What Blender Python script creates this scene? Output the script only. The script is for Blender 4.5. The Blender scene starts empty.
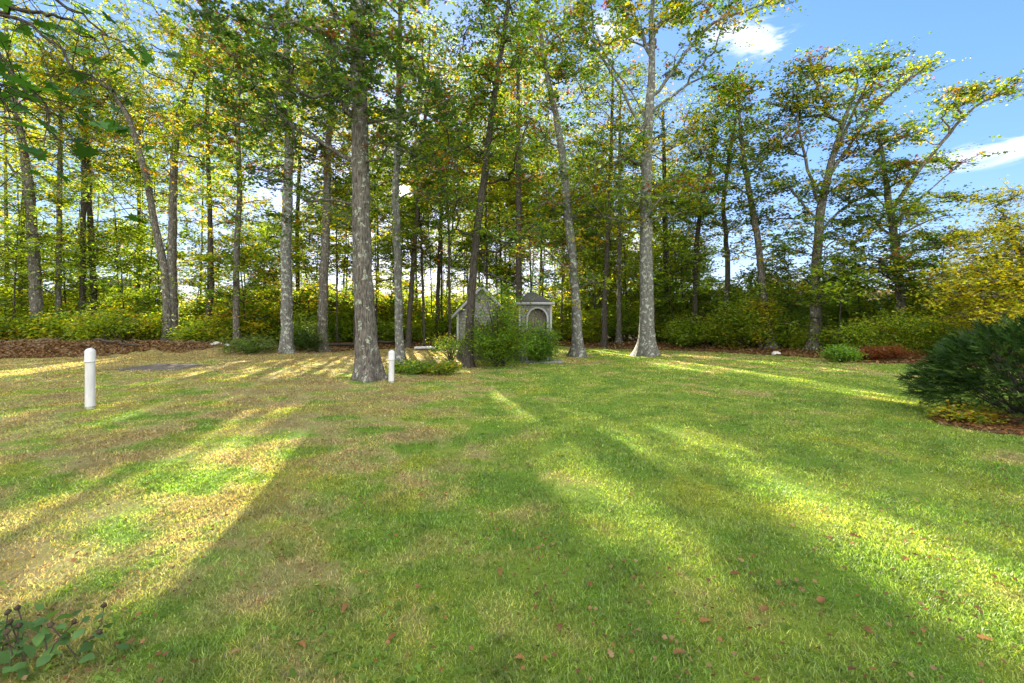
import bpy, math, random
import numpy as np
from mathutils import Vector
rng = np.random.default_rng(7)
random.seed(7)
R = math.radians
scene = bpy.context.scene
COL = scene.collection

# ------------------------------------------------------------------ camera / light / exposure
F, CX, HY, CH = 455.0, 512.0, 322.0, 1.5        # focal length in px, centre, horizon row, eye height
cam_d = bpy.data.cameras.new('camera'); cam = bpy.data.objects.new('camera', cam_d); COL.objects.link(cam)
cam.location = (0, 0, CH); cam.rotation_euler = (R(90), 0, 0)
cam_d.sensor_width = 36; cam_d.lens = 36 * F / 1024; cam_d.shift_y = -(341.5 - HY) / 1024
cam_d.clip_start = 0.05; cam_d.clip_end = 3000
scene.camera = cam

SD = np.array([(405 - CX) / F, 1.0, (HY - 191) / F]); SD /= np.linalg.norm(SD)     # towards the sun
SUN_EL = math.asin(SD[2]); SUN_AZ = math.atan2(SD[0], SD[1])
sl = bpy.data.lights.new('sun_lamp', 'SUN'); so = bpy.data.objects.new('sun_lamp', sl); COL.objects.link(so)
sl.energy = 5.0; sl.angle = R(0.5); sl.color = (1.0, 0.88, 0.68)
so.rotation_euler = Vector(SD.tolist()).to_track_quat('Z', 'Y').to_euler()
scene.view_settings.view_transform = 'Standard'; scene.view_settings.look = 'None'
scene.view_settings.gamma = 1; scene.view_settings.use_curve_mapping = False
scene.view_settings.exposure = 2.6
scene.cycles.max_bounces = 7; scene.cycles.diffuse_bounces = 4; scene.cycles.transmission_bounces = 5
scene.cycles.glossy_bounces = 2; scene.cycles.sample_clamp_indirect = 6
scene.cycles.use_denoising = True

def nt_new(nt, t, **kw):
    n = nt.nodes.new(t)
    for k, v in kw.items(): setattr(n, k, v)
    return n

world = bpy.data.worlds.new('World'); scene.world = world; world.use_nodes = True
nt = world.node_tree; nt.nodes.clear(); L = nt.links.new
out = nt_new(nt, 'ShaderNodeOutputWorld'); bg = nt_new(nt, 'ShaderNodeBackground')
sky = nt_new(nt, 'ShaderNodeTexSky', sky_type='NISHITA', sun_disc=False, sun_elevation=SUN_EL, sun_rotation=SUN_AZ,
             altitude=0, air_density=1.0, dust_density=0.3, ozone_density=3.0)
bg.inputs['Strength'].default_value = 0.072
tc = nt_new(nt, 'ShaderNodeTexCoord')
def wmath(op, a, b=None, c=None):
    n = nt_new(nt, 'ShaderNodeMath', operation=op)
    for i, v in enumerate((a, b, c)):
        if v is None: continue
        if isinstance(v, (int, float)): n.inputs[i].default_value = v
        else: L(v, n.inputs[i])
    return n.outputs[0]
def wcloud(px, py, sx, sz, rot):
    d = Vector(((px - CX) / F, 1, (HY - py) / F)).normalized()
    mp = nt_new(nt, 'ShaderNodeVectorMath', operation='SUBTRACT'); L(tc.outputs['Generated'], mp.inputs[0]); mp.inputs[1].default_value = d
    rt = nt_new(nt, 'ShaderNodeVectorRotate', rotation_type='Y_AXIS'); L(mp.outputs[0], rt.inputs['Vector']); rt.inputs['Angle'].default_value = rot
    sc = nt_new(nt, 'ShaderNodeVectorMath', operation='MULTIPLY'); L(rt.outputs[0], sc.inputs[0]); sc.inputs[1].default_value = (1 / sx, 1 / sx, 1 / sz)
    ln = nt_new(nt, 'ShaderNodeVectorMath', operation='LENGTH'); L(sc.outputs[0], ln.inputs[0])
    return wmath('SUBTRACT', 1.0, ln.outputs['Value'])
noi = nt_new(nt, 'ShaderNodeTexNoise'); noi.inputs['Scale'].default_value = 11; noi.inputs['Detail'].default_value = 7; noi.inputs['Roughness'].default_value = .62; noi.inputs['Distortion'].default_value = .4
mpn = nt_new(nt, 'ShaderNodeMapping'); mpn.inputs['Scale'].default_value = (1, 1, 2.6); L(tc.outputs['Generated'], mpn.inputs[0]); L(mpn.outputs[0], noi.inputs['Vector'])
tot = None
for a in ((750, 38, .12, .032, -.35), (1012, 148, .10, .026, .08), (950, 162, .09, .02, 0), (610, 32, .08, .035, .0), (560, 250, .4, .08, 0)):
    c = wcloud(*a); c = wmath('MAXIMUM', c, 0.0)
    if a[0] in (930, 950): c = wmath('MULTIPLY', c, .45)
    tot = c if tot is None else wmath('MAXIMUM', tot, c)
m1 = wmath('MULTIPLY_ADD', noi.outputs[0], 4.0, -1.95)
cl = nt_new(nt, 'ShaderNodeMath', operation='MULTIPLY', use_clamp=True)
L(wmath('MULTIPLY', tot, 2.2), cl.inputs[0]); L(wmath('ADD', m1, wmath('MULTIPLY', tot, .55)), cl.inputs[1])
mixc = nt_new(nt, 'ShaderNodeMix', data_type='RGBA'); L(wmath('MULTIPLY', cl.outputs[0], .8), mixc.inputs[0])
hs = nt_new(nt, 'ShaderNodeHueSaturation'); hs.inputs['Saturation'].default_value = 1.6; hs.inputs['Value'].default_value = 1.45
gam = nt_new(nt, 'ShaderNodeGamma'); gam.inputs['Gamma'].default_value = .5; L(sky.outputs[0], gam.inputs['Color'])
L(gam.outputs[0], hs.inputs['Color']); tn = nt_new(nt, 'ShaderNodeVectorMath', operation='MULTIPLY'); L(hs.outputs[0], tn.inputs[0]); tn.inputs[1].default_value = (.80, .81, 1.09); L(tn.outputs[0], mixc.inputs[6]); mixc.inputs[7].default_value = (4.4, 4.3, 4.5, 1)
# added fill light: bright made-up cloud bank in the unseen sky behind the camera
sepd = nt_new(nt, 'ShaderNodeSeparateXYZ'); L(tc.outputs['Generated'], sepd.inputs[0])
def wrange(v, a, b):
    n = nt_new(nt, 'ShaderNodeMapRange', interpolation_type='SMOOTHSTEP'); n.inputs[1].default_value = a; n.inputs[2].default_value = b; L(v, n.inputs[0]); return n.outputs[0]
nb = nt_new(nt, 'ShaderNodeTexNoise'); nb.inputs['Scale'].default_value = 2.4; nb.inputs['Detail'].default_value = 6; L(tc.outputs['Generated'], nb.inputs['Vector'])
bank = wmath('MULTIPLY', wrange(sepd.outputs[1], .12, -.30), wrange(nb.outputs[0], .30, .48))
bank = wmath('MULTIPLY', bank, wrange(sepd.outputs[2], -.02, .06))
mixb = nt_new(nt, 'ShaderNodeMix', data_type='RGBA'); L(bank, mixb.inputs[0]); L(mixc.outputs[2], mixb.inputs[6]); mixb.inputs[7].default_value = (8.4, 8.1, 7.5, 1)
# the sun's own disc and the bright air round it
dp = nt_new(nt, 'ShaderNodeVectorMath', operation='DOT_PRODUCT'); L(tc.outputs['Generated'], dp.inputs[0]); dp.inputs[1].default_value = SD.tolist()
ang = wmath('ARCCOSINE', wmath('MINIMUM', dp.outputs['Value'], 0.9999999))
disc = wmath('LESS_THAN', ang, R(0.3))
aur = wmath('MULTIPLY', wmath('EXPONENT', wmath('MULTIPLY', ang, -1 / R(.34))), 130.0)
aur2 = wmath('MULTIPLY', wmath('EXPONENT', wmath('MULTIPLY', ang, -1 / R(5.0))), 1.2)
em = wmath('ADD', wmath('ADD', wmath('MULTIPLY', disc, 400.0), aur), aur2)
cmb = nt_new(nt, 'ShaderNodeVectorMath', operation='SCALE'); cmb.inputs[0].default_value = (1, .9, .7); L(em, cmb.inputs['Scale'])
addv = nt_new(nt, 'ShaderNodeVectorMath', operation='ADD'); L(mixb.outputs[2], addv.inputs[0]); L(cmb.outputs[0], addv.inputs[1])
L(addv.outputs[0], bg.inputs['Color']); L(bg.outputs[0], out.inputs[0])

# ------------------------------------------------------------------ helpers
def W(px, py, d): return np.array([(px - CX) / F * d, d, CH + (HY - py) / F * d])
def gd(py): return F * CH / (py - HY)           # distance of a ground row
def GP(px, py): d = gd(py); return np.array([(px - CX) / F * d, d])

def tag(o, label=None, cat=None, group=None, kind=None):
    if label: o['label'] = label
    if cat: o['category'] = cat
    if group: o['group'] = group
    if kind: o['kind'] = kind
    return o
def empty(name, loc, label, cat, group=None, rz=0):
    o = bpy.data.objects.new(name, None); COL.objects.link(o); o.location = [float(v) for v in loc]; o.rotation_euler = (0, 0, rz)
    o.empty_display_size = .2
    return tag(o, label, cat, group)
def np_mesh(name, V, faces, mat, parent=None, col=None, smooth=False, loc=None, local=True):
    """faces: list of (n,k) int arrays; V in world coordinates, stored relative to the parent (no rotation)."""
    V = np.asarray(V, np.float32)
    me = bpy.data.meshes.new(name)
    me.vertices.add(len(V))
    off = np.zeros(3, np.float32)
    if parent is not None and local: off = np.array(parent.location, np.float32)
    if loc is not None: off = np.array(loc, np.float32)
    me.vertices.foreach_set('co', (V - off).ravel())
    faces = [f for f in faces if len(f)]
    li = np.concatenate([f.ravel() for f in faces]).astype(np.int32)
    tot = np.concatenate([np.full(len(f), f.shape[1]) for f in faces]).astype(np.int32)
    st = np.concatenate([[0], np.cumsum(tot)[:-1]]).astype(np.int32)
    me.loops.add(len(li)); me.loops.foreach_set('vertex_index', li)
    me.polygons.add(len(tot)); me.polygons.foreach_set('loop_start', st)
    me.update(calc_edges=True)
    if smooth: me.polygons.foreach_set('use_smooth', np.ones(len(tot), bool))
    if col is not None:
        a = me.attributes.new('col', 'FLOAT_COLOR', 'FACE')
        c = np.ones((len(tot), 4), np.float32); c[:, :3] = col
        a.data.foreach_set('color', c.ravel())
    me.materials.append(mat)
    me.validate()
    o = bpy.data.objects.new(name, me); COL.objects.link(o)
    if parent is not None: o.parent = parent
    elif loc is not None: o.location = [float(v) for v in loc]
    return o

class MB:
    def __init__(s): s.V = []; s.F = {}; s.n = 0
    def add(s, V, faces):
        s.V.append(np.asarray(V, float))
        for f in faces:
            f = np.asarray(f)
            s.F.setdefault(f.shape[1], []).append(f + s.n)
        s.n += len(V)
    def box(s, x0, x1, y0, y1, z0, z1):
        V = [(x, y, z) for z in (z0, z1) for x, y in ((x0, y0), (x1, y0), (x1, y1), (x0, y1))]
        s.add(V, [np.array([[0, 3, 2, 1], [4, 5, 6, 7], [0, 1, 5, 4], [1, 2, 6, 5], [2, 3, 7, 6], [3, 0, 4, 7]])])
    def prism(s, prof, axis, a0, a1):
        """closed 2-D profile extruded along axis 'x' (profile y,z) or 'y' (profile x,z)"""
        n = len(prof)
        V = [((a, p[0], p[1]) if axis == 'x' else (p[0], a, p[1])) for a in (a0, a1) for p in prof]
        s.add(V, [np.array([[i, (i + 1) % n, n + (i + 1) % n, n + i] for i in range(n)]), np.array([list(range(n))[::-1]]), np.array([list(range(n, 2 * n))])])
    def tube(s, P, rad, k=8, cap=True, lobes=None):
        P = np.asarray(P, float); rad = np.asarray(rad, float) * np.ones(len(P)); m = len(P)
        T = np.gradient(P, axis=0); T /= np.linalg.norm(T, axis=1)[:, None] + 1e-9
        ref = np.array([0, 1.0, 0.1]) if abs(T[:, 1]).mean() < .75 else np.array([1.0, 0, .1])
        U = np.cross(T, ref); U /= np.linalg.norm(U, axis=1)[:, None] + 1e-9
        B = np.cross(T, U)
        th = np.arange(k) / k * 2 * math.pi
        rr = rad[:, None] * np.ones((m, k)) if lobes is None else rad[:, None] * lobes
        V = P[:, None, :] + rr[..., None] * (np.cos(th)[None, :, None] * U[:, None, :] + np.sin(th)[None, :, None] * B[:, None, :])
        i = np.arange(m - 1)[:, None] * k; j = np.arange(k)[None, :]; j2 = (j + 1) % k
        q = np.stack([i + j, i + j2, i + k + j2, i + k + j], -1).reshape(-1, 4)
        fs = [q]
        if cap: fs += [np.arange(k)[None, ::-1], (np.arange(k) + (m - 1) * k)[None]]
        s.add(V.reshape(-1, 3), fs)
    def build(s, name, mat, parent=None, smooth=False, loc=None, col=None, local=True):
        return np_mesh(name, np.concatenate(s.V), [np.concatenate(f) for f in s.F.values()], mat, parent, col, smooth, loc, local)

def vnoise(x, y, seed=0):
    x = np.asarray(x, float); y = np.asarray(y, float)
    xi = np.floor(x).astype(np.int64); yi = np.floor(y).astype(np.int64); fx = x - xi; fy = y - yi
    fx = fx * fx * (3 - 2 * fx); fy = fy * fy * (3 - 2 * fy)
    def h(a, b):
        n = (a * 374761393 + b * 668265263 + seed * 974634777) & 0xffffffff
        n = ((n ^ (n >> 13)) * 1274126177) & 0xffffffff
        return ((n ^ (n >> 16)) & 0xffff) / 65535.0
    return (h(xi, yi) * (1 - fx) + h(xi + 1, yi) * fx) * (1 - fy) + (h(xi, yi + 1) * (1 - fx) + h(xi + 1, yi + 1) * fx) * fy

# ------------------------------------------------------------------ materials
def new_mat(name):
    m = bpy.data.materials.new(name); m.use_nodes = True; m.node_tree.nodes.clear()
    o = m.node_tree.nodes.new('ShaderNodeOutputMaterial'); return m, m.node_tree, o
def pbr(name, col, rough=.7, noise=0, scale=8, bump=0, spec=.3, metal=0, stretch=(1, 1, 1), col2=None):
    m, t, o = new_mat(name); L = t.links.new
    b = nt_new(t, 'ShaderNodeBsdfPrincipled'); b.inputs['Roughness'].default_value = rough
    b.inputs['Specular IOR Level'].default_value = spec; b.inputs['Metallic'].default_value = metal
    L(b.outputs[0], o.inputs[0])
    c = tuple(col) + (1,)
    if noise or bump or col2:
        tcn = nt_new(t, 'ShaderNodeTexCoord'); mp = nt_new(t, 'ShaderNodeMapping'); mp.inputs['Scale'].default_value = stretch
        L(tcn.outputs['Object'], mp.inputs[0])
        n = nt_new(t, 'ShaderNodeTexNoise'); n.inputs['Scale'].default_value = scale; n.inputs['Detail'].default_value = 6; L(mp.outputs[0], n.inputs['Vector'])
        r = nt_new(t, 'ShaderNodeMapRange'); r.inputs[1].default_value = .35; r.inputs[2].default_value = .65; L(n.outputs[0], r.inputs[0])
        mx = nt_new(t, 'ShaderNodeMix', data_type='RGBA'); L(r.outputs[0], mx.inputs[0])
        mx.inputs[6].default_value = tuple(v * (1 - noise) for v in col) + (1,)
        mx.inputs[7].default_value = (tuple(col2) if col2 else tuple(min(1, v * (1 + noise)) for v in col)) + (1,)
        L(mx.outputs[2], b.inputs['Base Color'])
        if bump:
            bp = nt_new(t, 'ShaderNodeBump'); bp.inputs['Strength'].default_value = 1; bp.inputs['Distance'].default_value = bump; L(n.outputs[0], bp.inputs['Height']); L(bp.outputs[0], b.inputs['Normal'])
    else: b.inputs['Base Color'].default_value = c
    return m
def leaf_mat(name, trans=.5, gain=(1.9, 1.75, .6), gloss=.05):
    m, t, o = new_mat(name); L = t.links.new
    a = nt_new(t, 'ShaderNodeAttribute', attribute_name='col')
    d = nt_new(t, 'ShaderNodeBsdfDiffuse'); L(a.outputs['Color'], d.inputs[0])
    g = nt_new(t, 'ShaderNodeVectorMath', operation='MULTIPLY'); L(a.outputs['Color'], g.inputs[0]); g.inputs[1].default_value = gain
    tr = nt_new(t, 'ShaderNodeBsdfTranslucent'); L(g.outputs[0], tr.inputs[0])
    mx = nt_new(t, 'ShaderNodeMixShader'); mx.inputs[0].default_value = trans; L(d.outputs[0], mx.inputs[1]); L(tr.outputs[0], mx.inputs[2])
    gl = nt_new(t, 'ShaderNodeBsdfGlossy'); gl.inputs['Roughness'].default_value = .45
    m2 = nt_new(t, 'ShaderNodeMixShader'); m2.inputs[0].default_value = gloss; L(mx.outputs[0], m2.inputs[1]); L(gl.outputs[0], m2.inputs[2])
    L(m2.outputs[0], o.inputs[0]); return m
def bark_mat(name, dark, light, lichen, lich_amt=.55, s=1.0):
    m, t, o = new_mat(name); L = t.links.new
    b = nt_new(t, 'ShaderNodeBsdfPrincipled'); b.inputs['Roughness'].default_value = .9; b.inputs['Specular IOR Level'].default_value = .15; L(b.outputs[0], o.inputs[0])
    tcn = nt_new(t, 'ShaderNodeTexCoord'); mp = nt_new(t, 'ShaderNodeMapping'); mp.inputs['Scale'].default_value = (1, 1, .22); L(tcn.outputs['Object'], mp.inputs[0])
    n = nt_new(t, 'ShaderNodeTexNoise'); n.inputs['Scale'].default_value = 26 * s; n.inputs['Detail'].default_value = 5; n.inputs['Roughness'].default_value = .65; L(mp.outputs[0], n.inputs['Vector'])
    r = nt_new(t, 'ShaderNodeMapRange'); r.inputs[1].default_value = .38; r.inputs[2].default_value = .62; L(n.outputs[0], r.inputs[0])
    mx = nt_new(t, 'ShaderNodeMix', data_type='RGBA'); L(r.outputs[0], mx.inputs[0]); mx.inputs[6].default_value = dark + (1,); mx.inputs[7].default_value = light + (1,)
    n2 = nt_new(t, 'ShaderNodeTexNoise'); n2.inputs['Scale'].default_value = 7 * s; n2.inputs['Detail'].default_value = 8; n2.inputs['Roughness'].default_value = .7; L(tcn.outputs['Object'], n2.inputs['Vector'])
    r2 = nt_new(t, 'ShaderNodeMapRange'); r2.inputs[1].default_value = lich_amt; r2.inputs[2].default_value = lich_amt + .06; L(n2.outputs[0], r2.inputs[0])
    mx2 = nt_new(t, 'ShaderNodeMix', data_type='RGBA'); L(r2.outputs[0], mx2.inputs[0]); L(mx.outputs[2], mx2.inputs[6]); mx2.inputs[7].default_value = lichen + (1,)
    L(mx2.outputs[2], b.inputs['Base Color'])
    bp = nt_new(t, 'ShaderNodeBump'); bp.inputs['Distance'].default_value = .03; bp.inputs['Strength'].default_value = 1; L(n.outputs[0], bp.inputs['Height']); L(bp.outputs[0], b.inputs['Normal'])
    return m
M_LEAF = leaf_mat('leaf', .55, (2.75, 2.35, .5))
M_LEAFD = leaf_mat('dark_leaf', .42, (1.7, 1.7, .6), .06)
M_LITTER = leaf_mat('dry_leaf', .2, (1.3, 1.0, .7), .03)
M_NEEDLE = leaf_mat('needle', .15, (1.5, 1.5, .6), .015)
M_MATT = leaf_mat('matt_leaf', .4, (1.8, 1.7, .5), 0)
M_BARK = bark_mat('bark', (.045, .040, .034), (.155, .142, .125), (.30, .34, .28), .565)
M_BARKL = bark_mat('bark_lichen', (.07, .068, .062), (.165, .165, .157), (.33, .37, .32), .535)
M_BARKD = bark_mat('bark_dark', (.025, .022, .018), (.085, .075, .063), (.2, .22, .17), .64)
M_TWIG = pbr('twig', (.07, .055, .042), .9, .3, 20)

def lawn_group():
    g = bpy.data.node_groups.new('lawn_tint', 'ShaderNodeTree')
    g.interface.new_socket('Color', in_out='OUTPUT', socket_type='NodeSocketColor')
    g.interface.new_socket('Fac', in_out='OUTPUT', socket_type='NodeSocketFloat')
    go = g.nodes.new('NodeGroupOutput'); L = g.links.new
    geo = g.nodes.new('ShaderNodeNewGeometry')
    sep = g.nodes.new('ShaderNodeSeparateXYZ'); L(geo.outputs['Position'], sep.inputs[0])
    cmb = g.nodes.new('ShaderNodeCombineXYZ'); L(sep.outputs[0], cmb.inputs[0]); L(sep.outputs[1], cmb.inputs[1])
    def noise(sc, det, dist=0, rough=.55):
        n = g.nodes.new('ShaderNodeTexNoise'); n.inputs['Scale'].default_value = sc; n.inputs['Detail'].default_value = det; n.inputs['Distortion'].default_value = dist; n.inputs['Roughness'].default_value = rough
        L(cmb.outputs[0], n.inputs['Vector']); return n.outputs[0]
    def mr(v, a, b, c=0, d=1):
        n = g.nodes.new('ShaderNodeMapRange'); n.interpolation_type = 'SMOOTHSTEP'
        for i, k in zip((1, 2, 3, 4), (a, b, c, d)): n.inputs[i].default_value = k
        L(v, n.inputs[0]); return n.outputs[0]
    def mth(op, a, b):
        n = g.nodes.new('ShaderNodeMath'); n.operation = op
        for i, v in enumerate((a, b)):
            if isinstance(v, (int, float)): n.inputs[i].default_value = v
            else: L(v, n.inputs[i])
        return n.outputs[0]
    def mix(f, a, b):
        n = g.nodes.new('ShaderNodeMix'); n.data_type = 'RGBA'; L(f, n.inputs[0])
        for i, v in ((6, a), (7, b)):
            if isinstance(v, tuple): n.inputs[i].default_value = v + (1,)
            else: L(v, n.inputs[i])
        return n.outputs[2]
    big = noise(.33, 3, .4); mid = noise(1.3, 5, .3); fine = noise(9, 5, 0, .7); vf = noise(60, 3)
    c = mix(mr(mid, .35, .65), (.085, .160, .020), (.150, .210, .034))
    # the lawn is drier and mossier on the left and towards the woods, lusher on the right
    bias = mr(sep.outputs[0], -2.4, 1.0, .31, .01)
    far = mr(sep.outputs[1], 9, 19, 0, .20)
    s = mth('ADD', mth('ADD', big, bias), far)
    s = mth('ADD', s, mth('MULTIPLY', mth('SUBTRACT', mid, .5), 1.35))
    dry = mr(s, .60, .90)
    c = mix(mth('MULTIPLY', dry, .82), c, (.255, .225, .125))
    yel = mr(mth('ADD', noise(.8, 4, .6), mth('MULTIPLY', bias, .25)), .55, .72)
    c = mix(mth('MULTIPLY', yel, .45), c, (.22, .23, .022))
    thin = mr(mth('ADD', mth('MULTIPLY', fine, .55), mth('MULTIPLY', s, .5)), .62, .80)
    c = mix(mth('MULTIPLY', thin, .55), c, (.10, .072, .042))
    hi = mr(vf, .55, .75); c = mix(mth('MULTIPLY', hi, .35), c, (.24, .26, .08))
    lo = mr(fine, .30, .5, .55, 0); c = mix(lo, c, (.045, .07, .016))
    gn = g.nodes.new('ShaderNodeVectorMath'); gn.operation = 'MULTIPLY'; L(c, gn.inputs[0]); gn.inputs[1].default_value = (1.47, 1.41, 1.18); c = gn.outputs[0]
    L(c, go.inputs[0]); L(thin, go.inputs[1]); return g
LG = lawn_group()
def lawn_mat():
    m, t, o = new_mat('lawn'); L = t.links.new
    g = t.nodes.new('ShaderNodeGroup'); g.node_tree = LG
    b = nt_new(t, 'ShaderNodeBsdfPrincipled'); b.inputs['Roughness'].default_value = .9; b.inputs['Specular IOR Level'].default_value = .1
    L(g.outputs[0], b.inputs['Base Color']); L(b.outputs[0], o.inputs[0])
    geo = nt_new(t, 'ShaderNodeNewGeometry')
    n = nt_new(t, 'ShaderNodeTexNoise'); n.inputs['Scale'].default_value = 22; n.inputs['Detail'].default_value = 6; n.inputs['Roughness'].default_value = .75; L(geo.outputs['Position'], n.inputs['Vector'])
    bp = nt_new(t, 'ShaderNodeBump'); bp.inputs['Distance'].default_value = .05; bp.inputs['Strength'].default_value = .9; L(n.outputs[0], bp.inputs['Height']); L(bp.outputs[0], b.inputs['Normal'])
    return m
def grass_mat():
    m, t, o = new_mat('grass'); L = t.links.new
    g = t.nodes.new('ShaderNodeGroup'); g.node_tree = LG
    a = nt_new(t, 'ShaderNodeAttribute', attribute_name='col')
    mu = nt_new(t, 'ShaderNodeVectorMath', operation='MULTIPLY'); L(g.outputs[0], mu.inputs[0]); L(a.outputs['Color'], mu.inputs[1])
    mg = nt_new(t, 'ShaderNodeVectorMath', operation='MULTIPLY'); L(mu.outputs[0], mg.inputs[0]); mg.inputs[1].default_value = (1.7, 1.6, .8)
    d = nt_new(t, 'ShaderNodeBsdfDiffuse'); L(mu.outputs[0], d.inputs[0])
    tr = nt_new(t, 'ShaderNodeBsdfTranslucent'); L(mg.outputs[0], tr.inputs[0])
    mx = nt_new(t, 'ShaderNodeMixShader'); mx.inputs[0].default_value = .45; L(d.outputs[0], mx.inputs[1]); L(tr.outputs[0], mx.inputs[2])
    gl = nt_new(t, 'ShaderNodeBsdfGlossy'); gl.inputs['Roughness'].default_value = .5
    m2 = nt_new(t, 'ShaderNodeMixShader'); m2.inputs[0].default_value = .05; L(mx.outputs[0], m2.inputs[1]); L(gl.outputs[0], m2.inputs[2])
    L(m2.outputs[0], o.inputs[0]); return m
M_LAWN = lawn_mat(); M_GRASS = grass_mat()
M_FLOOR = pbr('forest_floor', (.075, .047, .028), .95, .55, 6, .06, .1, col2=(.17, .10, .055))

# ------------------------------------------------------------------ terrain
EDGE = [(-60, 17), (-30, 18.5), (-21.4, 19), (-15.6, 22.0), (-10.6, 22.6), (-7.5, 26.5), (-5, 28), (3.1, 29), (6, 25.6), (9.7, 23.5), (11.3, 20.9), (13.4, 17.9), (14.6, 16.6), (17, 14.5), (22, 12), (60, 8)]
ex = np.array([e[0] for e in EDGE]); ey = np.array([e[1] for e in EDGE])
def edge_d(x, y):
    return y - np.interp(x, ex, ey) - (vnoise(np.asarray(x) * .7, np.asarray(y) * .7, 3) - .5) * 1.6
def gz(x, y):
    x = np.asarray(x, float); y = np.asarray(y, float)
    z = (vnoise(x * .25, y * .25, 1) - .5) * .10 + (vnoise(x * 1.1, y * 1.1, 2) - .5) * .035
    z = z * np.clip((y - 1) / 3, 0.25, 1)
    e = np.clip((edge_d(x, y)) / 3.0, 0, 1)
    z = z + e * e * (3 - 2 * e) * (.22 + .12 * (vnoise(x * .5, y * .5, 5) - .5))
    # brush and leaf bank at the left edge of the woods
    z = z + .42 * np.exp(-((y - 21.8 - .1 * (x + 18)) / 1.3) ** 2) * np.clip((-9.5 - x) / 6, 0, 1) * (.6 + .8 * vnoise(x * .8, y * .8, 6))
    return z
xs = np.concatenate([np.arange(-400, -34, 12), np.arange(-34, 34, .25), np.arange(34, 401, 12)])
ys = np.concatenate([np.arange(-80, -4, 8), np.arange(-4, 38, .25), np.arange(38, 90, 2), np.arange(90, 900, 30)])
X, Y = np.meshgrid(xs, ys); Z = gz(X, Y)
nx, ny = len(xs), len(ys)
Vg = np.stack([X, Y, Z], -1).reshape(-1, 3)
ii, jj = np.meshgrid(np.arange(nx - 1), np.arange(ny - 1)); a = (jj * nx + ii).ravel()
quads = np.stack([a, a + 1, a + nx + 1, a + nx], 1)
cen = Vg[quads].mean(1); wood = edge_d(cen[:, 0], cen[:, 1]) > 0
def submesh(name, q, mat):
    u, inv = np.unique(q, return_inverse=True)
    return np_mesh(name, Vg[u], [inv.reshape(q.shape)], mat, smooth=True)
tag(submesh('lawn', quads[~wood], M_LAWN), kind='structure')
tag(submesh('forest_floor', quads[wood], M_FLOOR), kind='structure')

# ------------------------------------------------------------------ where sunlight gets through the canopy
STREAK = [  # pixel polylines on the ground with half widths in metres
    ([(275, 412), (215, 448), (110, 505), (20, 555), (-60, 600)], [.28, .38, .40, .40, .40], .97),
    ([(285, 440), (240, 500), (190, 570), (140, 640), (100, 700)], [.18, .24, .24, .22, .2], .93),
    ([(130, 402), (60, 420), (-20, 440)], [.22, .22, .2], .9),
    ([(215, 396), (170, 404), (60, 436)], [.16, .16, .14], .8),
    ([(330, 371), (250, 378), (120, 386)], [.35, .3, .3], .7),
    ([(505, 392), (540, 420), (590, 478), (655, 540)], [.22, .24, .26, .22], .95),
    ([(520, 385), (570, 408), (640, 450), (700, 500)], [.18, .18, .14, .1], .85),
    ([(600, 350), (690, 367), (800, 383), (945, 409)], [.7, .5, .38, .3], .98),
    ([(680, 356), (760, 363), (900, 377), (960, 384)], [.5, .4, .3, .2], .9),
    ([(660, 425), (760, 462), (860, 515), (960, 585), (1060, 650)], [.14, .24, .32, .45, .5], .97),
    ([(430, 355), (455, 362), (470, 372)], [.7, .5, .3], .9),
    ([(560, 352), (500, 350), (430, 351)], [1.2, 1.2, 1.2], .7),
    ([(60, 352), (120, 358), (40, 372)], [.5, .5, .4], .7),
    ([(300, 360), (230, 364), (160, 366)], [.35, .4, .4], .6),
]
SEG = []
for pts, wd, pr in STREAK:
    P = [GP(*p) for p in pts]
    for k in range(len(P) - 1): SEG.append((P[k], P[k + 1], wd[k], wd[k + 1], pr))
def keep_leaf(C):
    """False where a leaf would close one of the canopy's gaps"""
    lx = C[:, 0] - SD[0] / SD[2] * C[:, 2]; ly = C[:, 1] - SD[1] / SD[2] * C[:, 2]
    p = np.zeros(len(C))
    jx = lx + (vnoise(lx * 1.3, ly * .8, 11) - .5) * .25
    for a, b, w0, w1, pr in SEG:
        ab = b - a; t = np.clip(((jx - a[0]) * ab[0] + (ly - a[1]) * ab[1]) / (ab @ ab), 0, 1)
        d = np.hypot(jx - a[0] - t * ab[0], ly - a[1] - t * ab[1]); w = (w0 + (w1 - w0) * t) * 1.4
        p = np.maximum(p, pr * np.clip((w * 1.25 - d) / (w * .35), 0, 1))
    p *= np.clip(vnoise(lx * 1.6 + 3, ly * .9 + 31, 25) * 3.6 - .15, 0, 1)
    # patchy smaller gaps
    patch = vnoise(lx * .9 + 40, ly * .35 + 9, 21); p = np.maximum(p, np.clip((patch - .86) * 6, 0, .7))
    # the back of the wood is thin enough for the sun to reach the leaves along its front
    deep = vnoise(lx * .55 + 7, ly * .3 + C[:, 2] * .1 + 3, 23); p = np.where((edge_d(C[:, 0], C[:, 1]) > 4.5) & (ly > 12) & (C[:, 0] < 4) & (C[:, 2] > 3.6), np.maximum(p, np.clip((deep - .42) * 6, 0, .85)), p)
    px = CX + C[:, 0] / C[:, 1] * F; py = HY - (C[:, 2] - CH) / C[:, 1] * F
    sd_ = np.hypot(px - 405, py - 191); p = np.maximum(p, np.clip((8.5 - sd_) / 6, 0, 1))
    return rng.random(len(C)) >= p

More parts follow.
